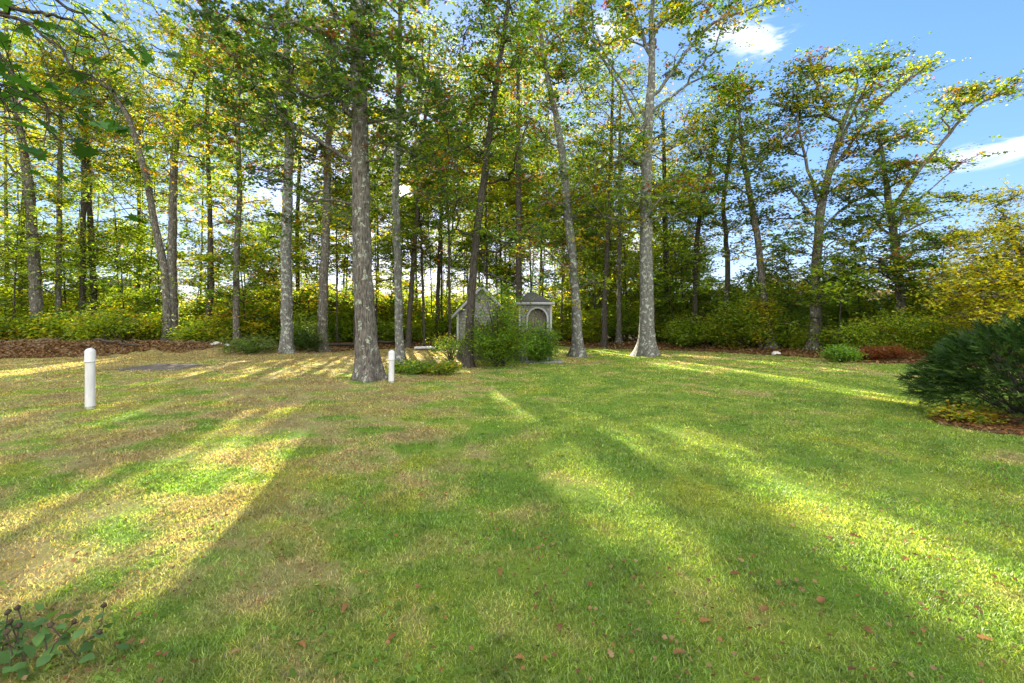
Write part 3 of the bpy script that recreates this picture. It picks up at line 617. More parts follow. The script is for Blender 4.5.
# in front of the shed
make_shrub(*GP(500, 366)[:1], gd(366), 1.3, 2.9, 90, 60, {'lg': .35, 'g': .35, 'yg': .22, 'y': .06, 'b': .02}, 'rounded bright green bush in front of the shed gable and door', leafs=.085, blob=.22)
make_shrub(GP(540, 362)[0], gd(362), .5, 1.7, 28, 60, {'lg': .45, 'g': .45, 'yg': .1}, 'small fresh green bush covering the lower part of the shed door', leafs=.08, blob=.2)
make_shrub(GP(450, 362)[0], gd(362) + .3, .7, 1.1, 26, 60, {'g': .4, 'lg': .25, 'yg': .25, 'y': .1}, 'low loose bush left of the dark stemmed oak by the shed', leafs=.085, blob=.2)
for i, (px, py, lab, mx) in enumerate(((405, 373, 'low green leafy plants at the foot of the slender oak', UNG), (425, 374, 'low green ground plant patch left of the shed bushes', UNG), (445, 375, 'low yellowing ground plants in front of the low loose bush', YEL))):
    make_shrub(GP(px, py)[0], gd(py), .45, .32, 30, 26, mx, lab, name='ground_plant', cat='plant', group='low plants beside the smaller pipe', leafs=.075, blob=.1, z0=.03)
# right edge belt: layered hedge of shrubs
def belt(n, pxr, off, hr, mixs, label, group, per=70, leafs=.11, wr=(.9, 1.6), stems=(22, 34), dmax=99, blob=.34):
    for k in range(n):
        px = pxr[0] + (pxr[1] - pxr[0]) * (k + rng.uniform(.1, .9)) / n
        # march out until the lawn edge is passed
        d = 12.0
        while edge_d((px - CX) / F * d, d) < 0 and d < 60: d += .25
        d += rng.uniform(*off); x = (px - CX) / F * d
        make_shrub(x, d, rng.uniform(*wr), rng.uniform(*hr), int(rng.integers(*stems)), per, random.choice(mixs), label, group=group, leafs=leafs, blob=blob)
for k in range(12):
    px = 650 + 300 * (k + rng.uniform(.1, .9)) / 12; d = 12.0
    while edge_d((px - CX) / F * d, d) < 0 and d < 60: d += .25
    dd = d + rng.uniform(.8, 4.5); top = HY - rng.uniform(2.6, 5.2) / dd * F; ln = rng.uniform(-14, 14); gy = HY + (CH - .25) / dd * F; m = 1.3 / dd * F
    make_tree([(px, gy), (px + ln * .4, (gy + top) / 2), (px + ln, top + 4)], dd, [.07 / dd * F, .05 / dd * F, .02 / dd * F],
        [(px + ln, top + m * .6, m, m * .7), (px + ln * .5, (gy + top) / 2 - m * .3, m * 1.3, m * .7), (px, gy - m * .8, m, m * .5, .5)], 46, 48, random.choice([UNG0, UND0, GRN]),
        'loose young tree at the wood edge right of the tall pale oak', name='young_tree', group='young trees along the right wood edge', leafs=.16, bark=M_BARKD, sides=7, flare=.2, blob=(.42, .42, .2), up=.4, ydep=.8)
SAP = 'leafy undergrowth shrub along the far lawn edge'
belt(12, (655, 800), (.6, 3.6), (1.0, 3.8), [UNG, UNG, UND, dict(UND, dg=.2)], 'rounded green shrub in the hedge row right of the pale oak', 'hedge row shrubs right of the pale oak', per=62, leafs=.125, wr=(.6, 1.5), blob=.30)
belt(9, (640, 830), (4, 7), (3.4, 6.0), [UND, UNG], 'taller shrub behind the hedge row right of the pale oak', 'tall shrubs behind the hedge row', per=90, leafs=.16, wr=(1.3, 2.0))
belt(8, (780, 950), (.6, 2.6), (.7, 2.3), [UND, UNG], 'low shrub below the wide crowned oak at the lawn edge', 'low shrubs at the right lawn edge', per=80, leafs=.09)
belt(11, (770, 1090), (3.5, 7.5), (3.4, 5.0), [UND, YEL, UNG], 'tall yellowing shrub screening the brick house', 'tall shrubs screening the brick house', per=85, leafs=.16, wr=(1.3, 2.0))
belt(13, (-30, 270), (2.5, 5), (1.2, 2.4), [YEL, UND], 'yellow green undergrowth shrub behind the leaf bank', 'undergrowth behind the leaf bank', per=70, leafs=.15)
belt(14, (-40, 290), (6, 11), (2.6, 5.0), [YEL, UND], 'tall yellow leaved sapling inside the left wood', 'saplings inside the left wood', per=70, leafs=.16, wr=(1.3, 2.2), blob=.45)
belt(11, (235, 440), (2, 5), (1.0, 2.6), [UND, UNG], 'undergrowth shrub behind the two slim grey oaks', 'undergrowth in the middle wood', per=70, leafs=.15)
belt(11, (240, 470), (6, 12), (2.8, 5.0), [YEL, UND, MIX], 'tall sapling in the middle wood behind the big oak', 'saplings inside the middle wood', per=70, leafs=.17, wr=(1.3, 2.2), blob=.45)
belt(9, (430, 660), (1, 4), (1.4, 3.4), [UND, UNG], 'undergrowth shrub in the wood behind the shed', 'undergrowth behind the shed', per=75, leafs=.15)
belt(9, (430, 690), (4, 9), (3.2, 5.4), [UND, UNG, YEL], 'tall sapling in the wood behind the shed', 'saplings behind the shed', per=80, leafs=.17, wr=(1.4, 2.3), blob=.45)
make_shrub(*(lambda q: (q[0], q[1]))(GP(842, 362)), .55, .75, 26, 50, {'lg': .8, 'g': .2}, 'small vivid green bush at the lawn edge under the wide crowned oak', leafs=.08, blob=.14)
make_shrub((865 - CX) / F * 17.6, 17.6, .6, .5, 28, 45, {'r': .8, 'b': .2}, 'low dark red shrub at the left end of the red bed', group='low red shrubs before the brick house', leafs=.07, blob=.13)
make_shrub((892 - CX) / F * 17.2, 17.2, .7, .55, 30, 45, {'r': .8, 'b': .2}, 'low dark red shrub nearer the dark evergreen', group='low red shrubs before the brick house', leafs=.07, blob=.13)
make_shrub(-12.2, 21.2, 1.1, .75, 34, 45, {'gg': .5, 'g': .5}, 'low grey green shrub at the foot of the twin oaks', leafs=.09, blob=.18)
make_shrub(-10.2, 22.6, .8, 1.9, 24, 55, {'gg': .3, 'dg': .5, 'g': .2}, 'dark green sapling bush above the white rocks', leafs=.10, blob=.22)

# far mass of trees closing the view
def far_mass():
    Cs = []; 
    for k in range(520):
        a = rng.uniform(-52, 60); dd = rng.uniform(62, 105); x = math.tan(R(a)) * dd
        if -75 < x < -42 and dd < 75: continue
        h = rng.uniform(3.0, 6.8) * dd / 75; c = np.array([x, dd, h * .45]); q = rng.normal(size=(150, 3)); q /= np.linalg.norm(q, axis=1)[:, None] * rng.uniform(.9, 1.3, (150, 1))
        Cs.append(c + q * np.array([h * .55, h * .55, h * .5]))
    C = np.concatenate(Cs); C = C[C[:, 2] > .1]; V, Fc, pf = leaves(C, .55, T_SIMPLE, .35)
    tag(np_mesh('distant_woods', V, Fc, M_LEAF, None, np.repeat(leafcol(len(C), {'g': .4, 'dg': .2, 'yg': .3, 'y': .1}), pf, axis=0)), 'far band of autumn woodland beyond the near trees', 'woods', None, 'stuff')
far_mass()

# ------------------------------------------------------------------ grass on the lawn
def blades(N):
    y = np.exp(rng.uniform(math.log(1.5), math.log(27), N)); x = rng.uniform(-1, 1, N) * (1.17 * y + 1.6)
    ed = edge_d(x, y)
    k = (ed < .3) & ~(((x + 11.4) / 1.0) ** 2 + ((y - 15) / 1.0) ** 2 < .5 + .9 * vnoise(x * 3, y * 3, 77)) & ~(((x - 7.7) / 1.4) ** 2 + ((y - 6.5) / .9) ** 2 < 1)
    thin = vnoise(x * 2.2, y * 2.2, 31); k &= rng.random(N) > np.clip((.42 - thin) * 2.2 + np.clip(-x - 1, 0, 4) * .07, 0, .75)
    x, y = x[k], y[k]; n = len(x); z = gz(x, y)
    clump = .6 + .8 * vnoise(x * 3, y * 3, 32)
    h = rng.uniform(.010, .027, n) * clump * (1 + .03 * y); w = .0019 * np.maximum(1, y / 2.2) * rng.uniform(.7, 1.4, n)
    w = np.minimum(w, .022)
    th = rng.uniform(0, 2 * math.pi, n); ux, uy = np.cos(th), np.sin(th); ph = rng.uniform(0, 2 * math.pi, n); l1 = rng.uniform(.1, .5, n) * h; l2 = l1 + rng.uniform(.2, 1.1, n) * h
    lx, ly = np.cos(ph), np.sin(ph)
    V = np.zeros((n, 5, 3))
    for i, (sgn, hh, ll, ww) in enumerate(((-1, -.1, 0, 1), (1, -.1, 0, 1), (1, .55, l1, .75), (-1, .55, l1, .75), (0, 1, l2, 0))):
        V[:, i, 0] = x + sgn * ux * w * ww + lx * ll; V[:, i, 1] = y + sgn * uy * w * ww + ly * ll; V[:, i, 2] = z + hh * h * (1 if i < 4 else .9)
    o = (np.arange(n) * 5)[:, None]
    F4 = o + np.array([0, 1, 2, 3]); F3 = o + np.array([3, 2, 4])
    c = rng.uniform(.5, 1.5, (n, 1)) * rng.uniform(.88, 1.12, (n, 3)) * (.78 + .5 * vnoise(x * 6, y * 6, 35))[:, None]
    st = rng.random(n) < .06 + .34 * np.clip(vnoise(x * 1.7, y * 1.7, 36) * 2 - .7, 0, 1); c[st] *= np.array([1.75, 1.4, 1.6])
    return V.reshape(-1, 3), [F4, F3], np.concatenate([c, c])
V, Fc, c = blades(720000)
tag(np_mesh('grass', V, Fc, M_GRASS, None, c), 'short mown grass with straw and moss patches over the lawn', 'grass', None, 'stuff')

def scatter_leaves(name, x, y, size, cols, label, tmpl=T_OAKM, lift=.02, up=.75, mat=None, tilt=None):
    C = np.stack([x, y, gz(x, y) + lift], 1); V, Fc, pf = leaves(C, size, tmpl, up)
    return tag(np_mesh(name, V, Fc, mat or M_LITTER, None, np.repeat(cols, pf, axis=0)), label, 'leaf litter', None, 'stuff')
BR = np.array([1.05, .95, .72]) * np.array([(.17, .10, .045), (.22, .125, .05), (.12, .065, .03), (.26, .14, .06), (.17, .085, .04), (.24, .18, .10)])
# litter under the trees
n = 60000; px = rng.uniform(-70, 1090, n); x = np.zeros(n); dd = rng.exponential(3.2, n) - .8
d0 = np.array([next((d for d in np.arange(10, 40, .5) if edge_d((p - CX) / F * d, d) > 0), 40) for p in np.linspace(-70, 1090, 120)])
y = np.interp(px, np.linspace(-70, 1090, 120), d0) + dd; x = (px - CX) / F * y
scatter_leaves('leaf_litter', x, y, .13, BR[rng.integers(0, 6, n)] * np.array([.82, .92, 1.15]) * rng.uniform(.6, 1.4, (n, 1)), 'brown fallen leaves covering the ground at the wood edge', T_SIMPLE, .03, .45)
# bits of leaf and moss on the lawn
n = 13000; y = np.exp(rng.uniform(math.log(1.7), math.log(24), n)); x = rng.uniform(-1, 1, n) * (1.15 * y + 1)
k = (edge_d(x, y) < 0) & (rng.random(n) < np.clip(.35 + .65 * (x < -1) + .4 * (y > 11), 0, 1) * np.clip(vnoise(x * .9, y * .9, 41) * 1.8 - .3, .1, 1)); x, y = x[k], y[k]
scatter_leaves('leaf_scatter', x, y, .027, BR[rng.integers(0, 6, len(x))] * .8, 'small brown leaf fragments scattered through the grass', T_SIMPLE, .03, .6)
n = 6000; y = np.exp(rng.uniform(math.log(1.7), math.log(12), n)); x = rng.uniform(-1, 1, n) * (1.15 * y + 1)
k = (edge_d(x, y) < 0) & (rng.random(n) < np.clip(vnoise(x * 1.4, y * 1.4, 43) * 2.2 - .9, 0, 1) * np.where(x < 0, 1, .45)); x, y = x[k], y[k]
o = scatter_leaves('lawn_weeds', x, y, .038, np.array([.11, .19, .035]) * rng.uniform(.6, 1.5, (len(x), 1)), 'small broad weed leaves growing low in the lawn', T_OAKM, .02, .6, M_MATT); o['category'] = 'weeds'
# larger fallen leaves one can count
tmesh = []
for k in range(6):
    TV, TF = T_OAK; V = TV.copy(); V[:, 1] -= .5; V[:, 2] += .25 * np.abs(V[:, 0]) * rng.uniform(.3, 1.6) + .12 * V[:, 1] ** 2 * rng.uniform(-1, 2); V *= .056
    me_o = np_mesh('fallen_leaf', V, TF, M_LITTER, None, np.repeat(BR[k][None] * 1.1, len(TF[0]), axis=0)); tmesh.append(me_o.data); bpy.data.objects.remove(me_o)
pts = [(463, 478), (632, 492), (735, 574), (780, 583), (822, 601), (792, 524), (868, 632), (705, 622), (560, 628), (520, 660), (392, 640), (300, 563), (282, 560), (947, 455), (972, 488), (1003, 470), (845, 483), (880, 510),
       (420, 495), (512, 476), (655, 470), (640, 430), (598, 445), (235, 655), (345, 610), (180, 505), (160, 515), (108, 424), (92, 424), (740, 560), (765, 610), (905, 560), (940, 600), (985, 640), (590, 585), (610, 655), (680, 655)]
for i in range(22): pts.append((rng.uniform(20, 1000), 385 + 280 * rng.random() ** 1.5))
for i, (px, py) in enumerate(pts):
    g = GP(px, py); o = bpy.data.objects.new('fallen_leaf', tmesh[i % 6]); COL.objects.link(o)
    o.location = (g[0], g[1], float(gz(*g)) + .024); o.rotation_euler = (rng.uniform(-.25, .25), rng.uniform(-.25, .25), rng.uniform(0, 6.28)); sc = rng.uniform(.7, 1.15); o.scale = (sc, sc, sc)
    tag(o, 'single curled brown oak leaf lying on the open lawn', 'fallen leaf', 'fallen oak leaves on the lawn')

# gravel patch on the lawn
M_GRAVEL = pbr('gravel', (.085, .075, .065), .95, .5, 25, .03, .1, col2=(.17, .15, .13))
n = 40; th = np.arange(n) / n * 6.2832; rr = 1 + (vnoise(th * 2, th * 0, 51) - .5) * .4
V = [(-11.4, 15, float(gz(-11.4, 15)) + .02)]
for f_ in (.5, 1): V += [(-11.4 + 1.15 * f_ * r_ * math.cos(t_), 15 + 1.2 * f_ * r_ * math.sin(t_), float(gz(-11.4 + 1.15 * f_ * r_ * math.cos(t_), 15 + 1.2 * f_ * r_ * math.sin(t_))) + (.02 if f_ < 1 else .004)) for t_, r_ in zip(th, rr)]
T3 = np.array([[0, 1 + i, 1 + (i + 1) % n] for i in range(n)]); Q4 = np.array([[1 + i, 1 + n + i, 1 + n + (i + 1) % n, 1 + (i + 1) % n] for i in range(n)])
tag(np_mesh('gravel_patch', np.array(V), [T3, Q4], M_GRAVEL, smooth=True), kind='structure')

# ------------------------------------------------------------------ white vent pipes
M_PVC = pbr('white_pvc', (.50, .51, .53), .5, .10, 14, .002, .3, stretch=(1, 1, .25))
M_PVCD = pbr('pvc_stain', (.26, .27, .20), .8, .5, 22, 0, .2)
def vent_pipe(px, py, ptop, rad, lean, label):
    d = gd(py); x = (px - CX) / F * d; g = float(gz(x, d)); zt = CH - (ptop - HY) / F * d; root = empty('vent_pipe', (x, d, g), label, 'vent pipe', 'white pipes standing in the lawn')
    H = zt - g; b = np.array([x, d, g]); ax = np.array([lean, 0, 1.0])
    m = MB(); m.tube([b - ax * .08, b + ax * .02, b + ax * (H - .2), b + ax * (H - .16)], rad, 28); m.build('pipe', M_PVC, root, True)
    c = MB(); R_ = rad * 1.12; h0 = H - .24; hh = [h0, h0 + .006, h0 + .02, h0 + .024, h0 + .03, H - R_ * .95]; rr = [R_ * 1.0, R_ * 1.1, R_ * 1.1, R_ * 1.03, R_, R_]
    for a in np.linspace(.15, 1.52, 9): hh.append(H - R_ * .95 + R_ * .95 * math.sin(a)); rr.append(R_ * math.cos(a))
    c.tube([b + ax * v for v in hh], rr, 28); c.build('cap', M_PVC, root, True)
    s_ = MB(); s_.tube([b - ax * .02, b + ax * .05], rad * 1.012, 28, False); s_.build('stain_ring', M_PVCD, root, True)
vent_pipe(90, 410, 348, .067, .004, 'taller white pipe with domed cap alone on the left lawn')
vent_pipe(391.3, 383.5, 350, .068, .012, 'shorter white pipe with domed cap beside the big oak trunk')

# ------------------------------------------------------------------ shed
def shingle_mat(name, c1, c2, mort, sc=4.5):
    m, t, o = new_mat(name); L = t.links.new; b = nt_new(t, 'ShaderNodeBsdfPrincipled'); b.inputs['Roughness'].default_value = .85; b.inputs['Specular IOR Level'].default_value = .15; L(b.outputs[0], o.inputs[0])
    tcn = nt_new(t, 'ShaderNodeTexCoord'); sp = nt_new(t, 'ShaderNodeSeparateXYZ'); L(tcn.outputs['Object'], sp.inputs[0]); ad = nt_new(t, 'ShaderNodeMath', operation='ADD'); L(sp.outputs[0], ad.inputs[0]); L(sp.outputs[1], ad.inputs[1])
    cb = nt_new(t, 'ShaderNodeCombineXYZ'); L(ad.outputs[0], cb.inputs[0]); L(sp.outputs[2], cb.inputs[1])
    br = nt_new(t, 'ShaderNodeTexBrick'); br.inputs['Scale'].default_value = sc; br.inputs['Color1'].default_value = c1 + (1,); br.inputs['Color2'].default_value = c2 + (1,); br.inputs['Mortar'].default_value = mort + (1,)
    br.inputs['Mortar Size'].default_value = .03; br.inputs['Brick Width'].default_value = .62; br.inputs['Row Height'].default_value = .55; L(cb.outputs[0], br.inputs['Vector'])
    n = nt_new(t, 'ShaderNodeTexNoise'); n.inputs['Scale'].default_value = 30; L(tcn.outputs['Object'], n.inputs['Vector']); mx = nt_new(t, 'ShaderNodeMix', data_type='RGBA', blend_type='MULTIPLY'); mx.inputs[0].default_value = .6; L(br.outputs[0], mx.inputs[6]); L(n.outputs[0], mx.inputs[7])
    hs_ = nt_new(t, 'ShaderNodeBrightContrast'); hs_.inputs['Bright'].default_value = .05; L(mx.outputs[2], hs_.inputs[0]); L(hs_.outputs[0], b.inputs['Base Color'])
    bp = nt_new(t, 'ShaderNodeBump'); bp.inputs['Distance'].default_value = .012; bp.invert = True; L(br.outputs['Fac'], bp.inputs['Height']); L(bp.outputs[0], b.inputs['Normal']); return m
M_SHING = shingle_mat('cedar_shingle', (.19, .185, .18), (.26, .25, .245), (.08, .08, .08))
M_WHITE = pbr('white_trim', (.27, .28, .29), .5, .05, 12)
M_ROOF = shingle_mat('roof_shingle', (.025, .025, .028), (.04, .038, .04), (.02, .02, .02), 6)
M_WOODD = pbr('weathered_board', (.15, .13, .115), .8, .35, 9, .01, .15, stretch=(6, 6, .4))
M_IRON = pbr('black_iron', (.02, .02, .02), .5)
sx0, sx1, sy = -2.18, -.20, 18.0; g = float(gz(-1, sy))
shed = empty('garden_shed', (-.4, 18.6, g), 'grey shingled garden shed with white trim and arched doorway behind the bushes', 'shed')
ez = CH + (HY - 312) / F * sy; pz = CH + (HY - 286) / F * sy; mx_ = (sx0 + sx1) / 2; D_ = 2.6
m = MB(); m.prism([(sx0, g - .05), (sx1, g - .05), (sx1, ez), (mx_, pz - .06), (sx0, ez)], 'y', sy, sy + D_); m.build('wall', M_SHING, shed)
def roof_slab(x0, z0, x1, z1, y0, y1, th=.06):
    dx, dz = x1 - x0, z1 - z0; l = math.hypot(dx, dz); nx_, nz_ = -dz / l * th, dx / l * th
    if nz_ < 0: nx_, nz_ = -nx_, -nz_
    mm = MB(); mm.prism([(x0, z0), (x1, z1), (x1 + nx_, z1 + nz_), (x0 + nx_, z0 + nz_)], 'y', y0, y1); return mm
ov = .14; sl_ = (pz - ez) / (mx_ - sx0)
roof_slab(sx0 - ov, ez - ov * sl_ , mx_, pz, sy - .10, sy + D_ + .1).build('roof', M_ROOF, shed)
roof_slab(mx_ + .001, pz, sx1 + ov, ez - ov * sl_, sy - .10, sy + D_ + .1).build('roof', M_ROOF, shed)
for a0, b0, a1, b1 in ((sx0 - ov, ez - ov * sl_ - .105, mx_, pz - .105), (mx_ + .002, pz - .105, sx1 + ov, ez - ov * sl_ - .105)):
    roof_slab(a0, b0, a1, b1, sy - .14, sy - .102, .10).build('rake_board', M_WHITE, shed)
for xx in (sx0, sx1 - .07):
    m = MB(); m.box(xx - .004, xx + .074, sy - .022, sy - .002, g, ez - .06); m.build('corner_board', M_WHITE, shed)
# entry wing with the arched doorway
wx0, wx1, wy = .28, 1.52, 17.62; we = CH + (HY - 303) / F * wy; wp = CH + (HY - 291) / F * wy; am = (.62 + 1.34) / 2 ; ar = .36; zs = 1.62
wing = MB()
# front wall as a frame round the arch
arc = [(am + ar * math.cos(t_), zs + ar * 1.1 * math.sin(t_)) for t_ in np.linspace(0, math.pi, 13)]
outer = []
for (ax_, az_) in arc: outer.append((ax_, az_))
fr = []
def strip(mb, inner, outer_, y0, y1):
    n_ = len(inner); V = [(p[0], y, p[1]) for y in (y0, y1) for pp in (inner, outer_) for p in pp]; q = []
    for i in range(n_ - 1):
        a, b_, c_, d_ = i, i + 1, n_ + i + 1, n_ + i; q += [[a, d_, c_, b_], [2 * n_ + a, 2 * n_ + b_, 2 * n_ + c_, 2 * n_ + d_], [a, b_, 2 * n_ + b_, 2 * n_ + a], [d_, 2 * n_ + d_, 2 * n_ + c_, c_]]
    mb.add(V, [np.array(q)])
inn = [(am + ar, g - .05)] + arc + [(am - ar, g - .05)]
outp = [(wx1, g - .05)] + [(max(wx0, min(wx1, am + (wx1 - am + .3) * math.cos(t_) * 1.2)), we if math.sin(t_) > .5 else zs + (we - zs) * math.sin(t_) / .5) for t_ in np.linspace(0, math.pi, 13)] + [(wx0, g - .05)]
strip(wing, inn, outp, wy, wy + .12); wing.box(wx0, wx0 + .08, wy + .12, wy + 2.2, g - .05, we); wing.box(wx1 - .08, wx1, wy + .12, wy + 2.2, g - .05, we)
wing.box(-.19, wx0 - .001, wy + .45, wy + 2.2, g - .05, we - .05); wing.build('entry_wing', M_SHING, shed)
m = MB(); e = .12; V = [(wx0 - e, wy - e, we), (wx1 + e, wy - e, we), (wx1 + e, wy + 2.3, we), (wx0 - e, wy + 2.3, we), (wx0 + .35, wy + .7, wp), (wx1 - .62, wy + .7, wp), (wx1 - .62, wy + 1.5, wp), (wx0 + .35, wy + 1.5, wp)]
m.add(V, [np.array([[0, 1, 5, 4], [1, 2, 6, 5], [2, 3, 7, 6], [3, 0, 4, 7], [4, 5, 6, 7], [3, 2, 1, 0]])]); m.build('entry_roof', M_ROOF, shed)
m = MB(); m.box(wx0 - e - .01, wx1 + e + .01, wy - e - .03, wy - e - .002, we - .07, we + .025); m.build('fascia_board', M_WHITE, shed)
m = MB(); m.box(wx1 - .06, wx1 + .022, wy - .024, wy - .002, g, we - .08); m.build('corner_board', M_WHITE, shed)
m = MB(); m.box(wx0 - .022, wx0 + .05, wy - .024, wy - .002, g, we - .08); m.build('corner_board', M_WHITE, shed)
m = MB(); tro = [(am + (ar + .07) * math.cos(t_), zs + (ar + .07) * 1.1 * math.sin(t_)) for t_ in np.linspace(0, math.pi, 13)]
strip(m, inn, [(am + ar + .07, g - .05)] + tro + [(am - ar - .07, g - .05)], wy - .045, wy - .003); m.build('arch_trim', M_WHITE, shed)
door = MB()
for k in range(6): door.box(am - ar + k * .12 + .003, am - ar + (k + 1) * .12 - .003, wy + .16, wy + .20, g + .02, zs + .40)
door = door.build('door', M_WOODD, shed); m = MB(); m.tube([(am + .22, wy + .13, 1.0), (am + .22, wy + .10, 1.03), (am + .22, wy + .10, 1.14), (am + .22, wy + .13, 1.17)], .012, 8); h_ = m.build('handle', M_IRON, shed); h_.parent = door
m = MB(); m.box(am - .5, am + .95, wy - .75, wy - .05, g - .02, g + .06); m.build('step', pbr('grey_board', (.22, .22, .23), .8, .2, 8), shed)

# slab, rocks, logs
M_STONE = pbr('pale_stone', (.45, .45, .46), .8, .25, 6, .02)
m = MB(); q = W(430, 348, 25.0); m.box(q[0] - .75, q[0] + .72, 24.4, 25.3, .06, .16); tag(m.build('board', M_STONE, None, loc=(q[0], 24.8, .06)), 'pale flat board lying on the ground left of the shed', 'board')
def rock(x, y, r, label, group):
    bm_n = 3; V = []; Fq = []; nu, nv = 9, 6
    for j in range(nv + 1):
        for i in range(nu):
            a = i / nu * 6.2832; b_ = -1.4 + 2.8 * j / nv; V.append((math.cos(b_) * math.cos(a), math.cos(b_) * math.sin(a), math.sin(b_)))
    V = np.array(V) * (1 + rng.normal(size=(len(V), 1)) * .11) * np.array([r * rng.uniform(.9, 1.5), r, r * .7]); V += np.array([x, y, float(gz(x, y)) + r * .35])
    Fq = np.array([[j * nu + i, j * nu + (i + 1) % nu, (j + 1) * nu + (i + 1) % nu, (j + 1) * nu + i] for j in range(nv) for i in range(nu)])
    tag(np_mesh('rock', V, [Fq, np.array([list(range(nu))[::-1]]), np.array([list(range(nv * nu, nv * nu + nu))])], M_ROCK, None, smooth=False, loc=(x, y, float(gz(x, y)))), label, 'rock', group)
M_ROCK = pbr('rock', (.50, .50, .49), .85, .3, 7, .03)
for px, r in ((213, .10), (217, .16), (222, .12), (228, .14), (235, .11), (240, .18), (244, .12), (249, .10), (254, .08)):
    d = 22.3 + rng.uniform(-.4, .3); rock((px - CX) / F * d, d, r, 'pale rock in the loose pile at the wood edge right of the twin oaks', 'pale rocks at the wood edge')
rock((776 - CX) / F * 20, 20.0, .17, 'single grey rock at the foot of the grey leaning tree', None)
def log(p0, p1, r, label):
    a = np.array([p0[0], p0[1], float(gz(*p0[:2])) + p0[2]]); b_ = np.array([p1[0], p1[1], float(gz(*p1[:2])) + p1[2]]); t = np.linspace(0, 1, 9)[:, None]; P = a + (b_ - a) * t; P[1:-1] += rng.normal(size=(7, 3)) * .04
    m = MB(); m.tube(P, np.linspace(r, r * .6, 9), 9); root = empty('fallen_log', a, label, 'log'); m.build('log', M_BARKD, root, True)
    m = MB()
    for k in range(3): q = P[2 + 2 * k]; m.tube([q, q + np.array([rng.uniform(-.3, .3), rng.uniform(-.3, .1), rng.uniform(.3, .7)])], [r * .35, .008], 5)
    m.build('branch_stub', M_BARKD, root, True)
log((-4.6, 29.6, .1), (-1.0, 29.2, .15), .11, 'dark fallen log on the wood floor behind the shorter white pipe')
log((-10.4, 24.4, .05), (-6.8, 26.9, .35), .09, 'thin fallen trunk lying behind the two slim grey oaks')
log((-15.0, 22.6, .04), (-12.6, 22.3, .05), .07, 'short fallen branch below the twin oaks')
log((-19.6, 21.4, .25), (-17.4, 21.2, .15), .06, 'thin fallen branch on top of the leaf bank')
# sticks and brush on the bank
m = MB()
for k in range(420):
    x = rng.uniform(-25, -9); y = 21.8 + .1 * (x + 18) + rng.normal() * 1.0; z = float(gz(x, y)) + .04; a = rng.uniform(0, 6.28); l = rng.uniform(.2, .7)
    m.tube([(x, y, z), (x + l * math.cos(a) * .5, y + l * math.sin(a) * .5, z + rng.uniform(0, .15)), (x + l * math.cos(a), y + l * math.sin(a), z + rng.uniform(-.03, .2))], [.012, .01, .004], 4, False)
tag(m.build('brush_sticks', pbr('dry_stick', (.20, .14, .09), .9, .3, 10), None), 'dry sticks and brush heaped on the leaf bank', 'brush', None, 'stuff')

